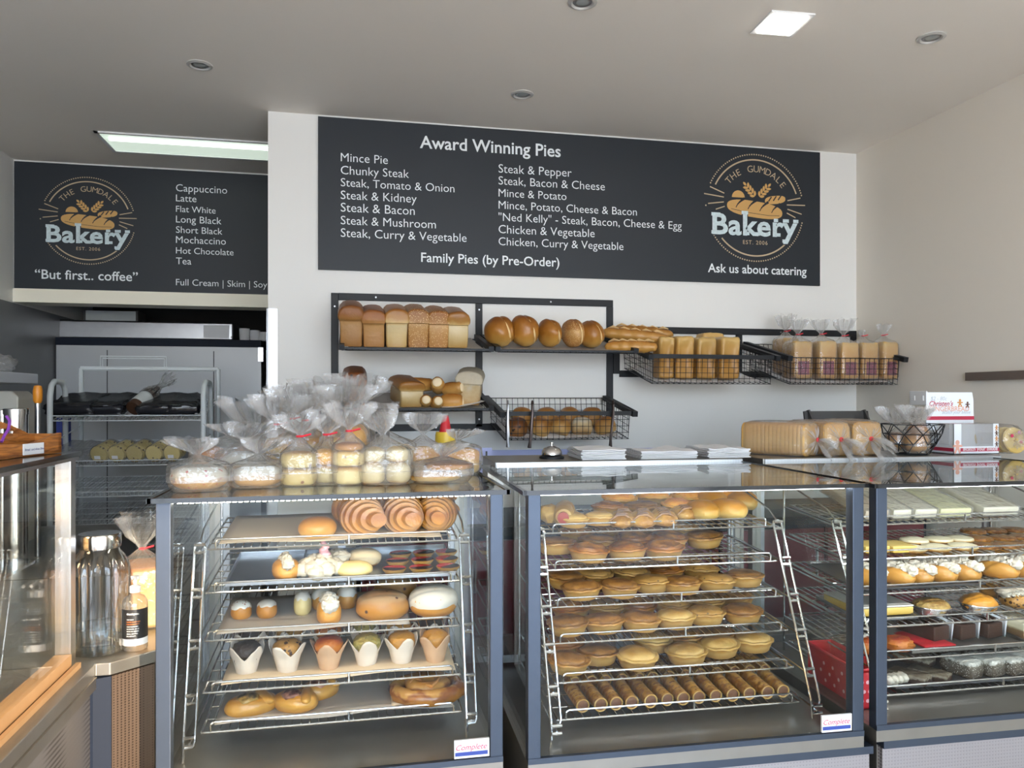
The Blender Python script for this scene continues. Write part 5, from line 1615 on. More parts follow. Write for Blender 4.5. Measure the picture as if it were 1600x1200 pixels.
o = cream_bun(.06, .08, .05, False, 5, 'small cream topped cake left behind the pink swirl cake', R1.pos(1, 530, .14), .3, .8)
def iced_bun(lb, loc, w, d, h, body, ice, seed, drip=.16, cover=-.05, grp=None, name='iced_bun'):
    t = thing(name, lb, 'iced bun', loc, 0, grp)
    MB().blob((w, d, h), (.88, 1), 28, 18, None, .04, 2, seed, floor=-.8).build('bun', body, t)
    m = MB()
    n, nv = 40, 9
    zc = .8 * h / 2
    for j in range(nv):
        for i in range(n):
            a = 2 * PI * i / n
            lo = cover + drip * noise.noise(Vector((math.cos(a) * 2.2, math.sin(a) * 2.2, seed * 3.3))) + drip * .4 * math.sin(7 * a + seed)
            q = j / (nv - 1)
            z = lo + (1 - lo) * math.sin(q * PI / 2)
            z = min(.9999, z)
            w0 = math.asin(z)
            # same super-ellipsoid a touch larger
            ww = math.asin(math.copysign(abs(z) ** (1 / .88), z))
            rr = math.cos(ww) ** .88
            k = 1.035 + .035 * noise.noise(Vector((math.cos(a) * 3, math.sin(a) * 3, z * 3 + seed))) - (.03 if j == 0 else 0)
            m.v.append((rr * math.cos(a) * w / 2 * k, rr * math.sin(a) * d / 2 * k, zc + z * h / 2 * (1.03 if j else 1)))
    for j in range(nv - 1):
        for i in range(n): m.f.append((j * n + i, j * n + (i + 1) % n, (j + 1) * n + (i + 1) % n, (j + 1) * n + i)); m.m.append(0)
    m.build('icing', ice, t)
    return t
M_lemon = mat('lemon_icing', (.82, .62, .26), .45, bump=.3, bscale=60, vary=.12, vscale=60)
iced_bun('flat bun with yellow speckled icing, front of two on the second shelf', R1.pos(1, 553, .065), .10, .08, .046, B_gold, M_lemon, 2, .08, -.5)
iced_bun('pale iced bun behind the yellow speckled one on the second shelf', R1.pos(1, 568, .155), .10, .08, .056, B_gold, mat('pale_icing', (.72, .58, .36), .5, bump=.3), 4, .08, -.5)
M_redice = mat('red_icing', (.50, .025, .035), .25)
M_choice = mat('dark_icing', (.022, .009, .007), .5, spec=.3)
def tart():
    t = thing('red_tart', 'tart', 'tart')
    MB().lathe([(.0005, 0), (.026, 0), (.036, .012), (.037, .015), (.034, .015), (.0005, .013)], 26, fn=lambda p, a: p * (1 + .02 * math.sin(18 * a))).build('tart_shell', P_side, t)
    for nm, s_, m_ in (('red_icing', 0, M_redice), ('brown_icing', PI, M_choice)):
        m = MB()
        pts = [(.0345 * math.cos(s_ + PI * k / 14), .0345 * math.sin(s_ + PI * k / 14)) for k in range(15)]
        m.prism(pts, .0138, .0168, ax='z'); m.build(nm, m_, t)
    return t
K_tart = Kind(tart)
names = ('left', 'middle', 'right')
for r_, (dy, xs, rown) in enumerate(((.065, (616, 658, 700), 'front'), (.140, (621, 660, 698), 'middle'), (.215, (626, 662, 697), 'back'))):
    for i, px in enumerate(xs):
        K_tart.put(R1.pos(1, px, dy, .003), (0, 0, .25 + .5 * (i - 1) + r_ * .3), 'half red half chocolate iced tart, %s one of the %s row' % (names[i], rown), 'red and chocolate tarts', .92)
# shelf 3
B_choux = crust('choux_crust', [(0, (.60, .28, .06)), (1, (.56, .25, .055))], 30, .6, .4, bump=.6)
M_spr = crust('sprinkled_icing', [(0, (.84, .80, .72)), (1, (.86, .82, .74))], 20, .2, .5, speck=(.30, .10, .04), spsc=120, spth=.5)
iced_bun('small brown choux bun with sprinkled icing cap, leftmost on the third shelf', R1.pos(2, 377, .13), .056, .056, .056, B_choux, M_spr, 5, .2, .35, 'choux buns on the third shelf', 'choux_bun')
iced_bun('small brown choux bun with white cap, second on the third shelf', R1.pos(2, 417, .13), .056, .056, .054, B_choux, M_icing, 6, .2, .45, 'choux buns on the third shelf', 'choux_bun')
iced_bun('slim pale roll with white cream cap, third on the third shelf', R1.pos(2, 473, .14), .050, .06, .070, B_pale, M_icing, 7, .2, .5, None, 'cream_roll')
cream_bun(.066, .10, .072, False, 9, 'bun overflowing with white cream at the centre of the third shelf', R1.pos(2, 514, .065), .1, .7, None, None, M_icing)
iced_bun('cream capped bun behind the overflowing one on the third shelf', R1.pos(2, 503, .17), .06, .06, .07, B_gold, M_icing, 8, .25, .3)
iced_bun('bun with white cap behind the big spiced bun', R1.pos(2, 542, .17), .06, .06, .07, B_gold, M_icing, 11, .2, .3)
B_spice = crust('spiced_bun_crust', [(0, (.64, .30, .055)), (.45, (.62, .29, .06)), (.62, (.52, .26, .10)), (.8, (.58, .40, .26)), (1, (.44, .24, .14))], 22, .35, .45, speck=(.05, .02, .015), spsc=30, spth=.22)
o = MB().blob((.150, .14, .085), (.9, 1), 30, 18, None, .05, 2, 5, floor=-.75).build('spiced_bun', B_spice); o.location = R1.pos(2, 598, .085)
tag(o, 'big golden spiced bun with sugared crown on the third shelf', 'bun')
o = MB().blob((.13, .12, .085), (.9, 1), 26, 16, None, .05, 2, 6, floor=-.75).build('spiced_bun', B_spice); o.location = R1.pos(2, 618, .215)
tag(o, 'sugared bun half hidden behind the big spiced bun', 'bun')
iced_bun('big bun thickly coated in dripping white icing on the third shelf', R1.pos(2, 677, .085), .138, .13, .090, B_gold, M_icing, 14, .22, -.12)
# shelf 4: muffins in tulip paper
M_tulip = mat('tulip_paper', (.64, .55, .45), .7)
M_tulipt = mat('tulip_paper_tan', (.54, .34, .20), .7)
def muffin(top, seed, paper):
    t = thing('muffin', 'muffin', 'muffin')
    m = MB()
    n, nv = 32, 10
    for j in range(nv):
        q = j / (nv - 1)
        for i in range(n):
            a = 2 * PI * i / n
            flap = abs(math.sin(2 * a + seed)) ** 1.4
            hgt = .045 + .036 * flap + .009 * noise.noise(Vector((math.cos(a) * 2, math.sin(a) * 2, seed * 3 + 9)))
            z = hgt * q
            r = .024 + .012 * min(1, z / .05) + .016 * max(0, (z - .045) / .04) + .0012 * math.sin(16 * a) + (.004 * noise.noise(Vector((math.cos(a) * 2.4, math.sin(a) * 2.4, seed * 5))) * z / .05)
            m.v.append((r * math.cos(a), r * math.sin(a), z))
    for j in range(nv - 1):
        for i in range(n): m.f.append((j * n + i, j * n + (i + 1) % n, (j + 1) * n + (i + 1) % n, (j + 1) * n + i)); m.m.append(0)
    m.cap(0, n, True)
    o = m.build('paper_wrap', [paper], t)
    sd = o.modifiers.new('thickness', 'SOLIDIFY'); sd.thickness = .0008
    MB().blob((.074, .074, .050), (.9, 1), 24, 14, None, .12, 4, seed, c=(0, 0, .038)).build('muffin_top', top, t)
    MB().lathe([(.023, .002), (.034, .046), (.0005, .05)], 20).build('muffin_base', top, t)
    return t
T_choc = crust('muffin_chocolate', [(0, (.035, .016, .010)), (1, (.05, .022, .014))], 40, .6, .6, bump=1, bscale=90)
T_nut = crust('muffin_nut', [(0, (.50, .26, .08)), (1, (.55, .28, .07))], 40, .9, .5, bump=1, bscale=90, speck=(.045, .018, .012), spsc=70, spth=.62)
T_oran = crust('muffin_orange', [(0, (.55, .16, .02)), (.6, (.62, .22, .03)), (1, (.42, .05, .025))], 40, .8, .5, bump=.8, bscale=80)
T_pist = crust('muffin_seed', [(0, (.52, .36, .10)), (.5, (.46, .38, .14)), (1, (.60, .42, .14))], 50, 1, .5, bump=1, bscale=90, speck=(.22, .17, .05), spsc=80, spth=.5)
T_plain = crust('muffin_plain', [(0, (.58, .26, .04)), (1, (.62, .31, .07))], 40, .7, .5, bump=.8, bscale=80)
for i, (px, tp, pp, lb) in enumerate(((385, T_choc, M_tulip, 'dark chocolate muffin'), (449, T_nut, M_tulip, 'chocolate chip muffin'), (514, T_oran, M_tulipt, 'orange and red muffin'), (573, T_pist, M_tulip, 'seed topped muffin'), (627, T_plain, M_tulip, 'plain orange muffin'), (680, T_plain, M_tulipt, 'golden muffin'))):
    o = muffin(tp, i * .8, pp); o.location = R1.pos(3, px, .085); o.rotation_euler.z = i * .7; o.scale = (1.04, 1.04, 1.0)
    tag(o, '%s in white tulip paper, %s of six in front' % (lb, nth(i, 6)) if pp == M_tulip else '%s in tan tulip paper, %s of six in front' % (lb, nth(i, 6)), 'muffin', 'muffins on the fourth shelf')
for i, (px, tp) in enumerate(((392, T_choc), (452, T_nut), (512, T_oran), (568, T_pist), (622, T_plain), (672, T_choc))):
    o = muffin(tp, i + 3, M_tulip); o.location = R1.pos(3, px, .185); o.rotation_euler.z = i
    tag(o, 'muffin half hidden behind the front row, %s of the back row' % nth(i, 6), 'muffin', 'muffins on the fourth shelf')
# shelf 5: folded fruit pastries
P_fold = crust('folded_pastry', [(0, (.64, .30, .055)), (.5, (.70, .38, .09)), (1, (.60, .28, .055))], 14, .5, .32)
M_fill = crust('fruit_filling', [(0, (.62, .42, .30)), (.5, (.50, .24, .18)), (1, (.10, .02, .03))], 60, 2.0, .35)
M_custard = crust('custard_filling', [(0, (.66, .44, .18)), (.6, (.50, .30, .10)), (1, (.10, .06, .03))], 60, 2.0, .35)
def folded(L, w, h, fill, lb, loc, rz, seed):
    t = thing('fruit_pastry', lb, 'pastry', loc, rz, 'fruit pastries on the lowest shelf')
    MB().blob((L, w, h), (.8, 1), 30, 16, lambda p: Vector((p.x, p.y, p.z - .30 * math.exp(-((p.x / .55) ** 2 + (p.y / .5) ** 2)) * (p.z > 0))), .06, 1.6, seed, floor=-.75).build('pastry', P_fold, t)
    mm = MB().blob((L * .26, w * 1.03, h * .42), (.9, .8), 20, 12, None, .08, 2, seed + 3).xf(Matrix.Translation((L * .22, 0, h * .46)) @ Matrix.Rotation(math.radians(16), 4, 'Y') @ Matrix.Rotation(math.radians(12), 4, 'Z'))
    mm.build('folded_flap', P_fold, t)
    MB().blob((L * .42, w * .66, h * .40), (1, 1), 18, 10, None, .3, 4, seed, c=(-L * .08, -w * .10, h * .56)).build('filling', fill, t)
    return t
folded(.135, .085, .058, M_custard, 'custard filled folded pastry at left of the lowest shelf', R1.pos(4, 393, .075), math.radians(16), 1)
folded(.120, .085, .056, M_fill, 'berry filled folded pastry, middle of the left group', R1.pos(4, 462, .078), math.radians(-14), 2)
folded(.110, .080, .054, M_fill, 'berry filled folded pastry, right of the left group', R1.pos(4, 500, .14), math.radians(30), 3)
C_scroll = crust('scroll_crust', [(0, (.60, .26, .05)), (.4, (.52, .22, .05)), (.6, (.32, .10, .025)), (.75, (.60, .32, .10)), (1, (.52, .24, .06))], 26, 1.0, .25, bump=.4)
t = thing('glazed_scroll', 'large glazed scroll pastry in paper at right of the lowest shelf', 'pastry', R1.pos(4, 662, .085))
m = MB().path([(.0 + (.012 + .0072 * k * .62) * math.cos(k * .62), (.012 + .0072 * k * .62) * math.sin(k * .62) * .8, .026 + .012 * math.cos(k * .1)) for k in range(24)], [.022] * 24, 10)
m.warp(lambda p: Vector((p.x * .98, p.y, max(0, p.z)))).build('pastry', C_scroll, t)
m = MB().path([(-.04 + .014 * k, -.03 + .03 * math.sin(k * 1.2), .053 + .003 * math.cos(k)) for k in range(7)], [.002, .005, .006, .004, .006, .005, .002], 6).build('glaze', mat('caramel_glaze', (.55, .25, .07), .15), t)
sheet(R1, 4, 612, 708, .03, .2, M_tanpaper, 'baking_paper', 'small brown paper under the glazed scroll', z=.006)

# ================================================================= RIGHT CASE
# shelf 1: wrapped slabs leaning; pale slices
M_slab = mat('pale_slab', (.62, .58, .44), .45, vary=.15, vscale=24, bump=.3, bscale=30)
M_slabg = mat('green_slab', (.60, .58, .30), .45, vary=.15, vscale=24, bump=.3, bscale=30)
M_slabt = mat('tan_slab', (.52, .42, .28), .45, vary=.15, vscale=24, bump=.3, bscale=30)
for i, (pa, pb, m_, lb) in enumerate(((1350, 1388, M_slabt, 'tan wrapped slice, leftmost on the top shelf of the right case'), (1394, 1424, M_slab, 'pale wrapped slice, second on the top shelf of the right case'), (1428, 1464, M_slab, 'grey wrapped slice, third on the top shelf of the right case'), (1467, 1518, M_slabg, 'greenish wrapped slice, fourth on the top shelf of the right case'), (1534, 1592, M_slab, 'pale wrapped slice at right after a gap on the top shelf'))):
    ya = R3.ys[0] + .03
    xa, xb = C3.xat(pa, ya), C3.xat(pb, ya)
    t = thing('wrapped_slice', lb, 'slice', C3.w((xa + xb) / 2, ya, R3.z(0, ya) + .002), C3.r, 'wrapped slices on the top shelf')
    t.rotation_euler.x = math.radians(14)
    w = (xb - xa) * .96
    rbox((w, .25, .030), .006, 6, None, .001, 3, i).xf(Matrix.Translation((0, .125, 0))).build('slice', m_, t)
    MB().bb((-w / 2 - .002, -.002, -.0005), (w / 2 + .002, .253, .0325)).build('wrapper', M_bagm, t, False)
# shelf 2: pale iced biscuits, florentines
M_bisc = crust('iced_biscuit', [(0, (.56, .26, .06)), (.35, (.66, .40, .14)), (.5, (.86, .76, .52)), (1, (.88, .80, .58))], 30, .25, .5)
M_flor = crust('florentine', [(0, (.60, .30, .08)), (.4, (.36, .14, .035)), (.7, (.20, .07, .02)), (1, (.50, .26, .09))], 60, 2.2, .3, bump=1, bscale=120)
M_ylw = crust('yellow_slice', [(0, (.78, .50, .10)), (1, (.84, .62, .22))], 20, .4, .5)
for i, (px, dy, rn) in enumerate(((1424, .05, 'front'), (1462, .05, 'front'), (1504, .05, 'front'), (1428, .14, 'back'), (1466, .14, 'back'), (1498, .14, 'back'))):
    o = MB().lathe([(.0005, 0), (.040, .001), (.045, .006), (.042, .014), (.022, .019), (.0005, .020)], 28, fn=lambda p, a: p * (1 + .012 * math.sin(17 * a))).build('iced_biscuit', M_bisc)
    o.location = R3.pos(1, px, dy); tag(o, 'round pale iced biscuit, %s of three in the %s row' % (nth(i % 3, 3), rn), 'biscuit', 'iced biscuits on the second shelf')
for i, (px, dy, rn) in enumerate(((1542, .05, 'front'), (1574, .05, 'front'), (1604, .05, 'front'), (1530, .14, 'middle'), (1566, .14, 'middle'), (1598, .14, 'middle'), (1520, .24, 'back'), (1552, .24, 'back'), (1584, .24, 'back'))):
    o = MB().lathe([(.0005, 0), (.040, .001), (.043, .006), (.038, .012), (.020, .014), (.0005, .015)], 26, fn=lambda p, a: p * (1 + .05 * noise.noise(p * 60))).build('florentine', M_flor)
    o.location = R3.pos(1, px, dy); tag(o, 'brown nutty florentine, %s of three in the %s row' % (nth(i % 3, 3), rn), 'biscuit', 'florentines on the second shelf')
for i, (px, dy) in enumerate(((1356, .06), (1398, .05))):
    o = rbox((.085, .10, .022), .004, 6, None, .002, 3, i).build('yellow_slice', M_ylw); o.location = R3.pos(1, px, dy + .02); o.rotation_euler.z = C3.r
    tag(o, 'flat yellow slice, %s the front post on the second shelf' % ('left of', 'right of')[i], 'slice', 'yellow slices')
# shelf 3: cream finger buns
for i, (px, dy) in enumerate(((1352, .06), (1398, .06), (1427, .06), (1464, .065), (1500, .065), (1560, .07), (1592, .07))):
    cream_bun(.072, .125, .062, True, 30 + i, 'cream finger bun with red jam line, %s of seven in front' % nth(i, 7), R3.pos(2, px, dy + .015), math.radians(24), .5, None, 'cream finger buns on the third shelf')
for i, (px, dy) in enumerate(((1440, .20), (1480, .20), (1520, .20), (1565, .21), (1600, .21))):
    cream_bun(.068, .12, .066, False, 50 + i, 'cream finger bun, %s of five in the back row' % nth(i, 5), R3.pos(2, px, dy + .015), math.radians(24), .6, None, 'cream finger buns on the third shelf')
metal_tray(R3, 2, 1345, 1540, 'dark tray beneath the cream finger buns', .012, .30, M_dgrey, .004)
# shelf 4: yellow slab on tray, foil pies, cream bun
ya = R3.ys[3] + .05
xa, xb = C3.xat(1342, ya), C3.xat(1432, ya)
metal_tray(R3, 3, 1343, 1434, 'grey tray carrying the yellow slab cake on the fourth shelf', .03, .26, M_steel, .008)
t = thing('slab_cake', 'yellow slab cake with thin pale icing on a grey tray', 'cake', C3.w((xa + xb) / 2, ya, R3.z(3, ya) + .006), C3.r)
rbox((xb - xa - .012, .19, .024), .003, 6).xf(Matrix.Translation((0, .10, 0))).build('cake', M_ylw, t)
rbox((xb - xa - .010, .192, .007), .003, 6).xf(Matrix.Translation((0, .10, .0238))).build('icing', M_icing, t)
M_foil = mat('foil', (.75, .75, .76), .25, 1, bump=.4, bscale=90)
def foil_pie(lb, px, top, seed, dome):
    t = thing('foil_pie', lb, 'pie', R3.pos(3, px, .075), C3.r)
    MB().lathe([(.0005, 0), (.044, 0), (.055, .022), (.058, .023), (.057, .025), (.053, .023)], 40, fn=lambda p, a: p * (1 + .012 * math.sin(30 * a))).build('foil_tin', M_foil, t)
    MB().blob((.106, .106, dome * 2), (1, 1), 26, 16, None, .12, 3.5, seed, c=(0, 0, .022 - dome)).build('filling', top, t)
foil_pie('foil tin pie with chunky golden topping on the fourth shelf', 1455, crust('chunky_topping', [(0, (.50, .28, .08)), (.5, (.62, .42, .16)), (1, (.34, .17, .05))], 60, 2, .4, bump=1, bscale=110), 3, .024)
foil_pie('foil tin pie with domed orange brown crust on the fourth shelf', 1528, crust('orange_topping', [(0, (.62, .28, .04)), (1, (.66, .31, .05))], 30, .7, .35), 5, .030)
cream_bun(.066, .085, .06, False, 61, 'pale cream filled bun behind the domed foil pie', R3.pos(3, 1552, .19), .5, .7)
cream_bun(.10, .10, .056, False, 63, 'cream and chocolate bun at the frame edge on the fourth shelf', R3.pos(3, 1588, .09), 1.3, .8, T_nut)
# shelf 5: orange pastries, cake wedges in white paper collars
for i, (px, dy) in enumerate(((1352, .06), (1402, .06))):
    o = MB().blob((.09, .09, .044), (.8, 1), 20, 12, None, .25, 4, i, floor=-.7).build('orange_pastry', T_oran); o.location = R3.pos(4, px, dy)
    tag(o, 'orange fruit pastry %s the front post on the fifth shelf' % ('left of', 'right of')[i], 'pastry', 'orange pastries')
metal_tray(R3, 4, 1425, 1610, 'blue grey tray under the cake wedges on the fifth shelf', .015, .30, M_steelb, .010)
o = rbox((.11, .16, .006), .002, 4).build('red_card', M_red); o.location = R3.pos(4, 1440, .12); tag(o, 'flat red card lying beside the orange pastry on the fifth shelf', 'card')
for i, (px, lb) in enumerate(((1478, 'left'), (1520, 'middle'), (1562, 'right'))):
    t = thing('cake_wedge', 'chocolate cake wedge with scalloped white collar, %s of three' % lb, 'cake', R3.pos(4, px - 6, .085, .004), C3.r + math.radians(14), 'cake wedges on the fifth shelf')
    MB().prism([(-.035, 0), (.035, 0), (.030, .14), (.0, .15), (-.030, .14)], .0, .046, ax='z').build('cake', M_cocoa, t, False, bevel=.004)
    m = MB()
    for s_ in (1,):
        n = 10
        for k in range(n + 1):
            q = k / n
            x = .037 + .010 * math.sin(q * PI); y = -.006 + .06 * q
            m.v += [(x, y, 0), (x + .004, y - .004, .058 + .006 * abs(math.sin(q * 4 * PI)))]
        for k in range(n): m.f.append((2 * k, 2 * k + 2, 2 * k + 3, 2 * k + 1)); m.m.append(0)
    o = m.build('paper_collar', M_paper, t)
    sd = o.modifiers.new('thickness', 'SOLIDIFY'); sd.thickness = .0012
    MB().blob((.06, .05, .016), c=(0, .03, .044), amp=.2, sc=3).build('icing', M_cocoa, t)
o = rbox((.09, .12, .055), .006, 6, None, .003, 4, 2).build('cream_slice', crust('layer_slice', [(0, (.24, .12, .06)), (.5, (.36, .22, .12)), (.62, (.85, .78, .55)), (1, (.84, .78, .6))], 40, .2, .5)); o.location = R3.pos(4, 1594, .10, .004); o.rotation_euler.z = C3.r
tag(o, 'layered brown slice with cream top at the frame edge, fifth shelf', 'slice')
# shelf 6: powdered brownies and lamingtons
M_coco = crust('lamington_sunlit_coat', [(0, (.14, .085, .06)), (.72, (.20, .15, .12)), (.84, (.66, .62, .55)), (1, (.72, .68, .60))], 90, .55, .7, bump=1, bscale=200, speck=(.52, .48, .42), spsc=190, spth=.42)  # specks are coconut; the whitish top is sunlight painted into the colour
M_brown = crust('powdered_brownie', [(0, (.07, .025, .015)), (.55, (.09, .035, .02)), (.75, (.34, .28, .22)), (1, (.20, .14, .10))], 60, .8, .6, bump=.7, speck=(.06, .03, .02), spsc=70, spth=.35)
for i, px in enumerate((1502, 1536, 1567, 1600)):
    o = rbox((.066, .105, .054), .013, 8, None, .003, 5, i).build('lamington', M_coco); o.location = R3.pos(5, px, .085); o.rotation_euler.z = math.radians(16)
    tag(o, 'coconut coated lamington, %s of four on the lowest shelf' % nth(i, 4), 'cake', 'lamingtons on the lowest shelf')
for i, px in enumerate((1480, 1512, 1545, 1576, 1604)):
    o = rbox((.064, .10, .052), .013, 8, None, .003, 5, i + 9).build('lamington', M_coco); o.location = R3.pos(5, px, .21); o.rotation_euler.z = math.radians(16)
    tag(o, 'coconut coated lamington behind, %s of the back row' % nth(i, 5), 'cake', 'lamingtons on the lowest shelf')
for i, (px, dy) in enumerate(((1421, .07), (1452, .075), (1428, .19))):
    o = rbox((.062, .11, .026), .005, 7, None, .002, 4, i).build('brownie', M_brown); o.location = R3.pos(5, px, dy); o.rotation_euler.z = math.radians(30)
    tag(o, 'sugar dusted brownie bar, %s on the lowest shelf' % ('front left', 'front right', 'back')[i], 'brownie', 'brownies on the lowest shelf')
m = MB()
for k in range(4): m.blob((.026, .05, .030), c=(.02 * k - .03, .004 * k, 0), amp=.15, sc=3, seed=k)
o = m.build('cream_biscuit', M_cream_w); o.location = R3.pos(5, 1400, .05); tag(o, 'pale piped cream piece beside the front post on the lowest shelf', 'cream')
metal_tray(R3, 5, 1400, 1610, 'dark tray under the brownies and lamingtons', .015, .30, M_dgrey, .004)
# red dotted punnet on the case floor
p = C3.w(.075, .13, C3.zb + .001)
t = thing('red_punnet', 'red plastic tray with round holes on the floor of the right case', 'tray', p, C3.r)
m = MB()
# sloping side walls with ventilation dots as inset rounds
m.prism([(-.030, 0), (-.042, .11), (-.037, .11), (-.026, .004)], -.0, .25)
m.prism([(.030, 0), (.042, .11), (.037, .11), (.026, .004)], -.0, .25)
m.bb((-.030, 0, 0), (.030, .25, .004)).bb((-.04, .246, 0), (.04, .25, .11)).bb((-.036, 0, 0), (.036, .004, .10))
m.path([(-.042, -.002, .11), (.042, -.002, .11), (.042, .252, .11), (-.042, .252, .11)], .004, 6, closed=True)
m.build('body', M_red, t, False)
d = MB()
for k in range(4):
    for j in range(3):
        z = .022 + .026 * j
        x = -.026 + .017 * k + .006 * (j % 2)
        ngon(d, disc_poly(x, z, .0055, 12), -.0006)
        d.add([(-.0306 - .012 * z / .11 - .0006, .03 + .045 * k + .02 * (j % 2) + .0055 * math.cos(2 * PI * q / 10), z + .0055 * math.sin(2 * PI * q / 10)) for q in range(10)], [tuple(range(10))])
d.build('vent_dots', M_pinkc, t, False)
# ================================================================= LEFT SIDE: BENCH THINGS AND BACK ROOM
BZ = .944 + .0008
# ribbed glass water jar with chrome lid
p = at(160, 1020, Z=BZ)
M_jar = film('ribbed_glass', (.93, .95, .95), .07, 1.7, .02, bump=0)
t = thing('glass_jar', 'ribbed glass jar with chrome lid standing beside the sanitizer', 'jar', (p.x - .012, p.y + .02, BZ))
def rib(p, a): 
    k = 1 + (.045 * math.cos(20 * a) if .02 < p.z < .215 and p.x * p.x + p.y * p.y > .0025 else 0)
    return Vector((p.x * k, p.y * k, p.z))
MB().lathe([(.0005, .003), (.058, .002), (.063, .008), (.064, .03), (.064, .19), (.062, .205), (.054, .226), (.044, .238), (.042, .250)], 110, fn=rib).build('glass_body', M_jar, t)
MB().lathe([(.0005, .010), (.055, .010), (.0585, .014), (.0585, .06), (.0585, .062), (.0005, .0622)], 40).build('water', film('water', (.90, .94, .95), .05, 4, .0), t)
MB().lathe([(.044, .246), (.046, .247), (.047, .252), (.047, .276), (.045, .280), (.0005, .281)], 40).build('lid', M_chrome, t)
# hand sanitizer
p = at(211, 1013, Z=BZ)
t = thing('sanitizer_bottle', 'clear pump bottle of hand sanitizer with black printed label', 'bottle', (p.x, p.y, BZ), math.radians(14))
MB().lathe([(.0005, 0), (.026, 0), (.0285, .004), (.0285, .105), (.027, .116), (.020, .127), (.011, .131), (.011, .138)], 36).build('bottle', film('clear_pet', (.93, .93, .92), .07, 3, .04, diff=.12), t)
o_ = []
def band(m_, name, z0, z1, a0, a1, r, par):
    mm = MB()
    mm.grid(lambda u, v: Vector((r * math.cos(a0 + (a1 - a0) * u), r * math.sin(a0 + (a1 - a0) * u), z0 + (z1 - z0) * v)), 24, 2)
    return mm.build(name, m_, par)
lb_ = band(mat('black_label', (.012, .012, .013), .4), 'label', .030, .100, math.radians(185), math.radians(345), .0288, t)
band(M_white, 'label_foot', .014, .030, math.radians(185), math.radians(345), .0288, t)
def curved(s, zt, w, size_bold, m_):
    tm = fit(text_mb(s, size_bold), -.019, zt, w)
    tm.v = [(.0293 * math.sin(p[0] / .0293), -.0293 * math.cos(p[0] / .0293), p[2]) for p in tm.v]
    tm.build('label_lettering', m_, lb_, False)
M_or = mat('orange_ink', (.70, .22, .05), .5)
curved('thankyou.', .088, .028, .012, M_txt)
for k, (s, w, m_) in enumerate((('THE NEW', .016, M_txt), ('HAND SANITIZER', .031, M_or), ('FOR HUMANITY', .029, M_or), ('CONTAINS 70%', .026, M_txt), ('ALCOHOL. KILLS', .028, M_txt), ('99.9% OF GERMS.', .028, M_txt), ('SMALL BOTTLE.', .026, M_txt), ('BIG IMPACT.', .021, M_txt))):
    curved(s, .0755 - .0056 * k, w, .004, m_)
MB().lathe([(.0125, .136), (.0125, .150), (.007, .153), (.004, .154), (.004, .166), (.009, .167), (.010, .174), (.0005, .176)], 24).build('pump', M_white, t)
MB().tube((0, -.0, .171), (.0, -.034, .168), .0042, 8).build('nozzle', M_white, t)
# bagged loaf behind them
p = at(222, 930, Y=2.22)
t = bagged_loaf(.135, .16, .155, 3, .09, (.0, .0), True, False)
t.location = (p.x, 2.22, BZ); t.rotation_euler.z = .3
t['label'] = 'bagged loaf with red tie standing behind the glass jar'
for c in t.children:
    if c.name.startswith('loaf'): c.data.materials[0] = C_roll
# spoons, containers seen inside the sandwich case
t = thing('roast_chicken', 'browned roast meat in a dark pan inside the left glass case', 'food', (-.71, 1.35, BZ + .002))
MB().blob((.10, .14, .085), (.9, .9), 22, 14, None, .18, 2.4, 3, c=(0, 0, .004)).build('meat', crust('roast_meat', [(0, (.36, .12, .03)), (1, (.50, .20, .05))], 20, .7, .3), t)
MB().bb((-.075, -.12, 0), (.075, .12, .004)).bb((-.075, -.12, 0), (-.071, .12, .03)).bb((.071, -.12, 0), (.075, .12, .03)).bb((-.075, .116, 0), (.075, .12, .03)).build('pan', M_black, t, False)
for i, (y, z, lb) in enumerate(((1.62, .257, 'wrapped sandwich on the glass shelf of the left case, nearer the corner post'), (1.40, .257, 'wrapped sandwich on the glass shelf of the left case, nearer the frame edge'))):
    t = thing('wrapped_sandwich', lb, 'sandwich', (-.74, y, BZ + z), .2 * i, 'sandwiches in the left case')
    rbox((.11, .15, .05), .012, 8, None, .004, 3, i).build('bread', B_chs, t)
    rbox((.118, .158, .056), .014, 8, None, .006, 5, i + 4).build('wrap', M_bag, t)
# wooden carry tray on top
zc = .944 + .483
t = thing('wooden_tray', 'varnished wooden carry tray with handle slot on top of the left case', 'tray', (-.70, 1.72, zc), math.radians(0))
a = at(33, 714, Z=zc); b = at(96, 707, Z=zc)
t.location = (a.x, a.y, zc)
dv = Vector((b.x - a.x, b.y - a.y)); ln = dv.length; ang = math.atan2(dv.y, dv.x)
t.rotation_euler.z = ang
s = .088 / 60 * 1.02
H1 = .052
# long side: low wave rising to the far end
top = []
for k in range(17):
    q = k / 16
    top.append((ln * q, .026 - .004 * math.sin(q * PI) + .018 * (q ** 2) * (3 - 2 * q)))
MB().prism([(0, 0)] + [(ln, 0)] + top[::-1], 0, .010).build('side_board', M_wood, t, False, bevel=.001)
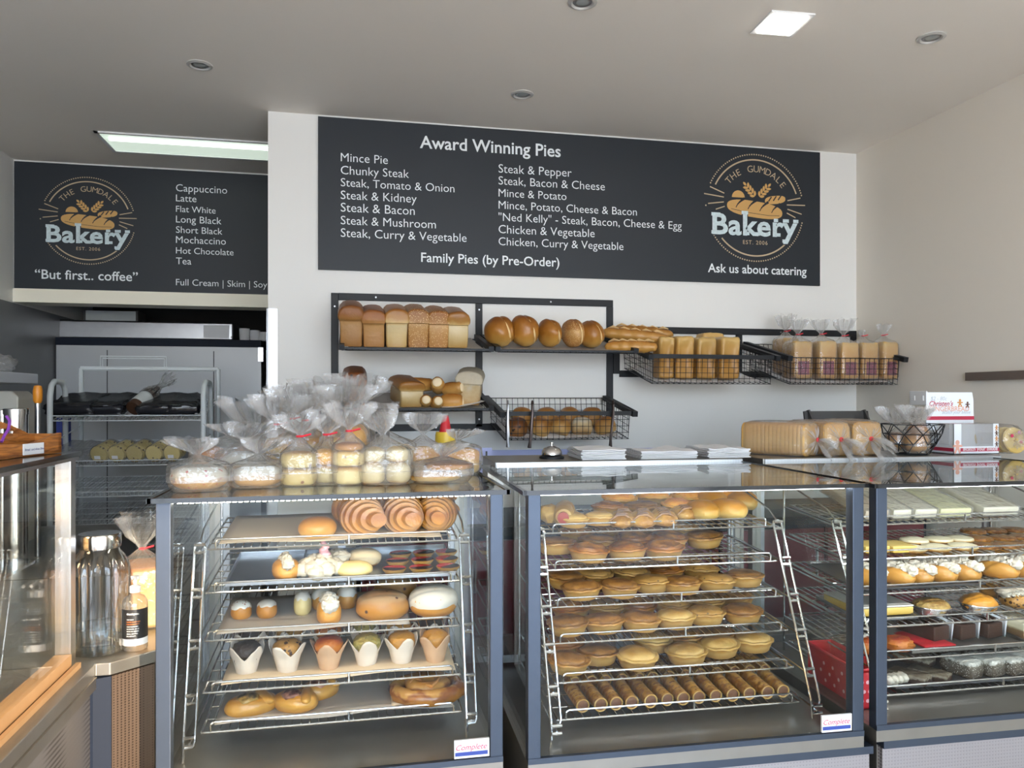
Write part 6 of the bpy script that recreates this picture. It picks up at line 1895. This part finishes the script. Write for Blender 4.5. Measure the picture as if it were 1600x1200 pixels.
# near end board running left from the corner, arched divider with a hand slot in the middle
LE = .24
MB().prism([(-LE, 0), (0, 0), (0, .026), (-.05, .028), (-.11, .036), (-.17, .040), (-LE, .040)], 0, .010).xf(Matrix.Rotation(math.radians(-14), 4, 'Z')).build('end_board', M_wood, t, False)
eb = MB()
x0_, x1_ = -.19, ln * 1.06
def arch(q): return .030 + .046 * math.sin(PI * min(1, max(0, q))) ** 1.2
N = 28
for k in range(N):
    xa, xb = x0_ + (x1_ - x0_) * k / N, x0_ + (x1_ - x0_) * (k + 1) / N
    za, zb2 = arch(k / N), arch((k + 1) / N)
    q = (k + .5) / N
    if .44 < q < .78:
        f = (q - .44) / .34
        hh = .0125 * math.sqrt(max(.05, 1 - abs(2 * f - 1) ** 4))
        eb.prism([(xa, 0), (xa, .044 - hh), (xb, .044 - hh), (xb, 0)], .055, .066)
        eb.prism([(xa, .044 + hh), (xa, za), (xb, zb2), (xb, .044 + hh)], .055, .066)
    else: eb.prism([(xa, 0), (xa, za), (xb, zb2), (xb, 0)], .055, .066)
eb.build('handle_board', M_wood, t, False)
MB().prism([(0, 0), (ln, 0), (ln - .02, .16), (-LE, .12), (-LE, -.04)], .0, .006, ax='z').build('bottom', M_wood, t, False)
MB().bb((ln - .010, 0, 0), (ln, .15, .042)).build('end_board', M_wood, t, False)
lbm = MB().bb((.004, -.0025, .003), (ln * .52, -.0005, .026)).build('label_card', M_white, t, False)
fit(text_mb('Bread  and slices $4ea', .012, .1), .008, .0115, ln * .46, None, -.0028).build('label_lettering', mat('blue_ink', (.03, .04, .20), .5), lbm, False)
m = MB().path([(.008, .048, .030), (.018, .050, .042), (.030, .050, .054), (.042, .056, .072), (.046, .066, .082)], .0032, 6)
o = m.build('purple_ribbon', mat('purple_ribbon', (.22, .05, .35), .4)); o.parent = None
o.matrix_world = Matrix.Translation(t.location) @ Matrix.Rotation(ang, 4, 'Z'); tag(o, 'purple ribbon looped over the wooden tray handle', 'ribbon')
# things on the far left wall shelf
q0 = at(57, 592, Y=3.7)
t = thing('grey_shelf', 'pale grey wall shelf at the left edge above steel canisters', 'shelf', (XLw, 3.7, q0.z))
MB().bb((0, -.5, -.022), (q0.x - XLw, .02, .022)).build('board', mat('pale_shelf', (.50, .53, .58), .4), t, False, bevel=.004)
MB().bb((.02, -.02, -.20), (.05, .0, -.022)).build('bracket', M_dgrey, t, False)
p = at(6, 585, Y=3.62)
o = MB().blob((.10, .10, .075), (1, 1), 18, 12, None, .45, 3.2, 4).build('plastic_bag', M_bagm); o.location = (p.x, 3.62, q0.z + .023); tag(o, 'crumpled clear plastic bag on the pale grey shelf', 'bag')
M_grayp = mat('beige_machine', (.48, .46, .40), .5)
bench = thing('left_rear_bench', 'dark bench along the left wall behind the glass case', 'bench', (XLw + .006, 2.9, 0))
MB().bb((0, 0, 0), (.90, 1.15, .90)).build('cabinet', M_grey, bench, False)
MB().bb((0, -.01, .90), (.92, 1.16, .93)).build('worktop', M_steelb, bench, False)
p = at(30, 640, Y=3.55)
t = thing('beige_machine', 'beige kitchen machine behind steel canisters at left edge', 'appliance', (p.x - .05, 3.55, .93))
MB().prism([(-.14, 0), (.055, 0), (.045, .62), (.02, .645), (-.05, .645), (-.14, .50)], 0, .18).build('body', M_grayp, t, False, bevel=.006)
MB().bb((-.13, -.004, .3), (.0, 0, .45)).build('front_plate', M_dgrey, t, False)
for i, px in enumerate((9, 25)):
    p = at(px, 660, Y=3.25 - .05 * i)
    t = thing('steel_canister', 'polished steel canister, %s of two at the left edge' % ('left', 'right')[i], 'canister', (p.x, 3.25 - .05 * i, .93), 0, 'steel canisters')
    zt = at(px, 640 - 2 * i, Y=3.25).z - .93
    MB().lathe([(.0005, 0), (.040, 0), (.040, zt - .02), (.038, zt - .018)], 28).build('body', M_chrome, t)
    MB().lathe([(.042, zt - .022), (.042, zt - .002), (.040, zt), (.0005, zt + .002)], 28).build('lid', M_chrome, t)
p = at(59, 665, Y=3.3)
t = thing('scraper', 'orange handled steel tool standing upright left of the wire rack', 'tool', (p.x, 3.3, .93))
z0, z1, z2 = 0.0, at(60, 630, Y=3.3).z - .93, at(60, 603, Y=3.3).z - .93
MB().tube((0, 0, 0), (0, 0, z1), .011, 10).build('shaft', M_steel, t)
MB().lathe([(.011, z1), (.016, z1 + .01), (.017, z2 - .02), (.013, z2), (.0005, z2 + .004)], 16).build('handle', mat('orange_grip', (.68, .25, .02), .4), t)
# ---- tall grey cabinet in the recess
xa, xb = XLw + .01, at(408, 700, Y=5.63).x
zt = at(250, 541, Y=5.63).z
t = thing('cool_cabinet', 'tall grey steel cabinet with dark top edge in the back recess', 'cabinet', (xa, 5.63, 0))
W_ = xb - xa
M_cab = mat('grey_cabinet', (.46, .475, .49), .38, .2, vary=.05, vscale=3)
MB().bb((0, 0, .02), (W_, .7, zt)).build('body', M_cab, t, False)
for fx in (.24, .76): MB().bb((W_ * fx - .003, -.003, .05), (W_ * fx + .003, 0, zt - .03)).build('panel_joint', M_dgrey, t, False)
MB().bb((-.0, -.012, zt), (W_, .7, zt + .05)).build('top_edge', M_navy, t, False)
for z in (.1,): MB().bb((0, .01, 0), (W_, .68, .02)).build('plinth', M_black, t, False)
MB().bb((W_ - .02, -.012, zt - .10), (W_ + .015, .01, zt + .0)).build('corner_cap', M_steel, t, False)
zz = zt + .051
a = at(86, 515, Y=5.75); b = at(366, 515, Y=5.75)
t = thing('steel_cover', 'long stainless steel panel box lying on top of the grey cabinet', 'cover', (a.x, 5.72, zz))
w = b.x - a.x; h = at(250, 502, Y=5.72).z - zz
m = MB().bb((0, 0, 0), (w, .4, h)); m.build('shell', M_steel, t, False, bevel=.012)
for k in range(2): MB().bb((.012 + k * (w - .03), -.002, .02), (.018 + k * (w - .03), 0, .03)).build('rivet', M_black, t, False)
MB().bb((w - .2, -.0015, .015), (w - .03, 0, h - .02)).build('plate', M_white, t, False)
a = at(133, 490, Y=5.8); b = at(216, 490, Y=5.8)
t = thing('small_box', 'small pale box with dark trim on top of the steel panel box', 'box', (a.x, 5.78, zz + h + .001))
hh = at(170, 486, Y=5.78).z - zz - h
MB().bb((0, 0, 0), (b.x - a.x, .2, max(.04, hh))).build('carton', mat('pale_box', (.55, .60, .62), .4), t, False)
MB().bb((-.004, -.004, 0), (.01, .2, max(.045, hh + .004))).bb((b.x - a.x - .01, -.004, 0), (b.x - a.x + .004, .2, max(.045, hh + .004))).build('trim', M_dgrey, t, False)
for i, px in enumerate((382, 398, 412)):
    p = at(px, 530, Y=5.70)
    t = thing('mug', 'pale mug on the cabinet end, %s of three' % nth(i, 3), 'mug', (p.x, 5.70, zz), .3, 'mugs on the grey cabinet')
    MB().lathe([(.0005, 0), (.028, 0), (.033, .004), (.036, .085 - .012 * i), (.034, .085 - .012 * i), (.031, .008), (.0005, .006)], 22).build('cup', M_paper, t)
    MB().path([(.034 + .022 * math.sin(PI * k / 8), 0, .015 + .05 * k / 8) for k in range(9)], .004, 6).build('handle', M_paper, t)
# ---- white wire rack on the floor of the passage
Yf, Yb2 = 4.45, 4.92
xa, xb = at(78, 655, Y=Yf).x, at(318, 655, Y=Yf).x
t = thing('white_wire_rack', 'white tubular wire rack with sloping shelves in the left passage', 'rack', (xa, Yf, 0))
W_ = xb - xa
ztop = at(200, 576, Y=Yb2).z
zsh = at(70, 600, Y=Yf).z
def zpx(py, Y=Yf, px=200): return at(px, py, Y=Y).z
for x in (0, W_):
    m = MB()
    m.path([(x, 0, 0), (x, 0, zsh - .06), (x, .02, zsh - .01), (x, .06, zsh + .015), (x, .18, zsh + .01), (x, .22, zsh - .03), (x, .24, 0)], .015, 10)
    m.tube((x, Yb2 - Yf, 0), (x, Yb2 - Yf, ztop), .014, 8)
    for k in range(12): m.tube((x, .01, .2 + .1 * k), (x, Yb2 - Yf, .28 + .1 * k), .004, 5)
    m.build('side_frame', M_whitewire, t)
MB().tube((0, Yb2 - Yf, ztop), (W_, Yb2 - Yf, ztop), .014, 8).build('top_bar', M_whitewire, t)
sa, sb = at(157, 570, Y=Yb2).x - xa, at(260, 570, Y=Yb2).x - xa
zs = at(200, 557, Y=Yb2).z
MB().path([(sa, Yb2 - Yf, ztop), (sa, Yb2 - Yf, zs), (sb, Yb2 - Yf, zs), (sb, Yb2 - Yf, ztop)], .004, 6).path([(sa + .012, Yb2 - Yf, ztop), (sa + .012, Yb2 - Yf, zs - .012), (sb - .012, Yb2 - Yf, zs - .012), (sb - .012, Yb2 - Yf, ztop)], .003, 6).build('sign_holder', M_whitewire, t)
RZ = [zpx(657), zpx(727), zpx(775), zpx(818), zpx(860), zpx(905)]
for j, z in enumerate(RZ):
    dz = .11 if j < 2 else .06
    def sp(x, q): return (x, (Yb2 - Yf) * q, z + dz * q)
    m = MB()
    for k in range(36):
        x = W_ * (k + .5) / 36
        m.path([(x, -.004, z + .026), (x, -.002, z), sp(x, 1)], .0017, 4)
    for q in (0, .2, .45, .7, 1): m.tube(sp(0, q), sp(W_, q), .0032, 5)
    m.tube((0, -.004, z + .027), (W_, -.004, z + .027), .0030, 5)
    m.build('wire_shelf', M_whitewire, t)
def rpos(j, px, q): 
    d = at(px, 650, Y=Yf + (Yb2 - Yf) * q)
    return Vector((d.x, d.y, RZ[j] + (.11 if j < 2 else .06) * q + .004))
tilt = math.atan2(.11, Yb2 - Yf)
M_blkbag = mat('black_pouch', (.016, .017, .022), .22, bump=.6, bscale=22)
for i, (px, w, lb) in enumerate(((128, .26, 'glossy black pouch, leftmost on the white wire rack'), (178, .20, 'glossy black pouch left of the labelled bottle'), (255, .22, 'black pouch right of the labelled bottle'), (290, .18, 'black pouch at the right end of the white wire rack'))):
    o = rbox((w, .30, .075), .03, 10, None, .018, 4, i).build('black_pouch', M_blkbag)
    o.location = rpos(0, px, .42); o.rotation_euler = (tilt, 0, math.radians(-8 + 4 * i)); o.location.z -= .006 * 0
    tag(o, lb, 'pouch', 'black pouches on the white rack')
p = rpos(0, 208, .14)
t = thing('syrup_bottle', 'bottle with pale label in clear wrap lying on the white wire rack', 'bottle', p + Vector((0, 0, .044)), 0)
t.rotation_euler = (math.radians(-62), 0, math.radians(-22))
MB().lathe([(.0005, 0), (.040, 0), (.043, .004), (.043, .15), (.030, .185), (.015, .20), (.014, .24), (.0005, .242)], 28).build('bottle', mat('brown_bottle', (.06, .03, .018), .12), t)
MB().lathe([(.0436, .035), (.0436, .125)], 28).build('label', mat('bottle_label', (.60, .62, .60), .5), t)
MB().lathe([(.046, .12), (.046, .16), (.030, .20), (.012, .26), (.030, .34), (.040, .36)], 40, fn=lambda p, a: p * (1 + .07 * math.sin(11 * a))).build('wrap', M_bag, t)
C_ck = crust('choc_chip_cookie', [(0, (.80, .64, .28)), (1, (.88, .72, .36))], 24, .5, .5, speck=(.06, .025, .015), spsc=34, spth=.3)
for i, px in enumerate((163, 190, 218, 248, 276)):
    p = rpos(1, px, .16)
    t = thing('cookie_roll', 'roll of cookies in clear wrap, %s of five on the white rack' % nth(i, 5), 'cookies', p + Vector((0, 0, .050)), 0, 'cookie rolls on the white rack')
    t.rotation_euler = (math.radians(90) + tilt, 0, math.radians(180))
    t.rotation_euler = (math.radians(-90) + tilt, 0, math.radians(-14))
    for k in range(6): MB().lathe([(.0005, .022 * k - .06), (.044, .022 * k - .058), (.047, .022 * k - .050), (.044, .022 * k - .042), (.0005, .022 * k - .040)], 24).build('cookie', C_ck, t)
    MB().lathe([(.0005, -.064), (.046, -.062), (.0495, -.055), (.0495, .075), (.02, .09), (.03, .12)], 32).build('wrapper', M_bag, t)
    if i in (0, 1, 4): MB().bb((-.020, .006, -.0655), (.012, .024, -.0640)).build('price_sticker', M_paper, t, False)
o = MB().prism([(-.05, 0), (.05, .0), (.03, .10), (-.03, .10)], 0, .05).build('dark_carton', M_dgrey); o.location = rpos(1, 296, .2); tag(o, 'dark carton at the right end of the cookie rolls', 'carton')
o = rbox((.20, .28, .06), .02, 8, None, .02, 3, 2).build('folded_bags', M_bagm); o.location = rpos(1, 122, .3); o.rotation_euler.x = tilt; tag(o, 'bundle of folded translucent bags left of the cookie rolls', 'bags')
p = at(101, 675, Y=4.6)
o = MB().bb((-.03, 0, 0), (.03, .05, .16)).build('blue_carton', mat('blue_carton', (.02, .05, .35), .4)); o.location = rpos(1, 97, .75); tag(o, 'small blue carton at left on the white rack', 'carton')
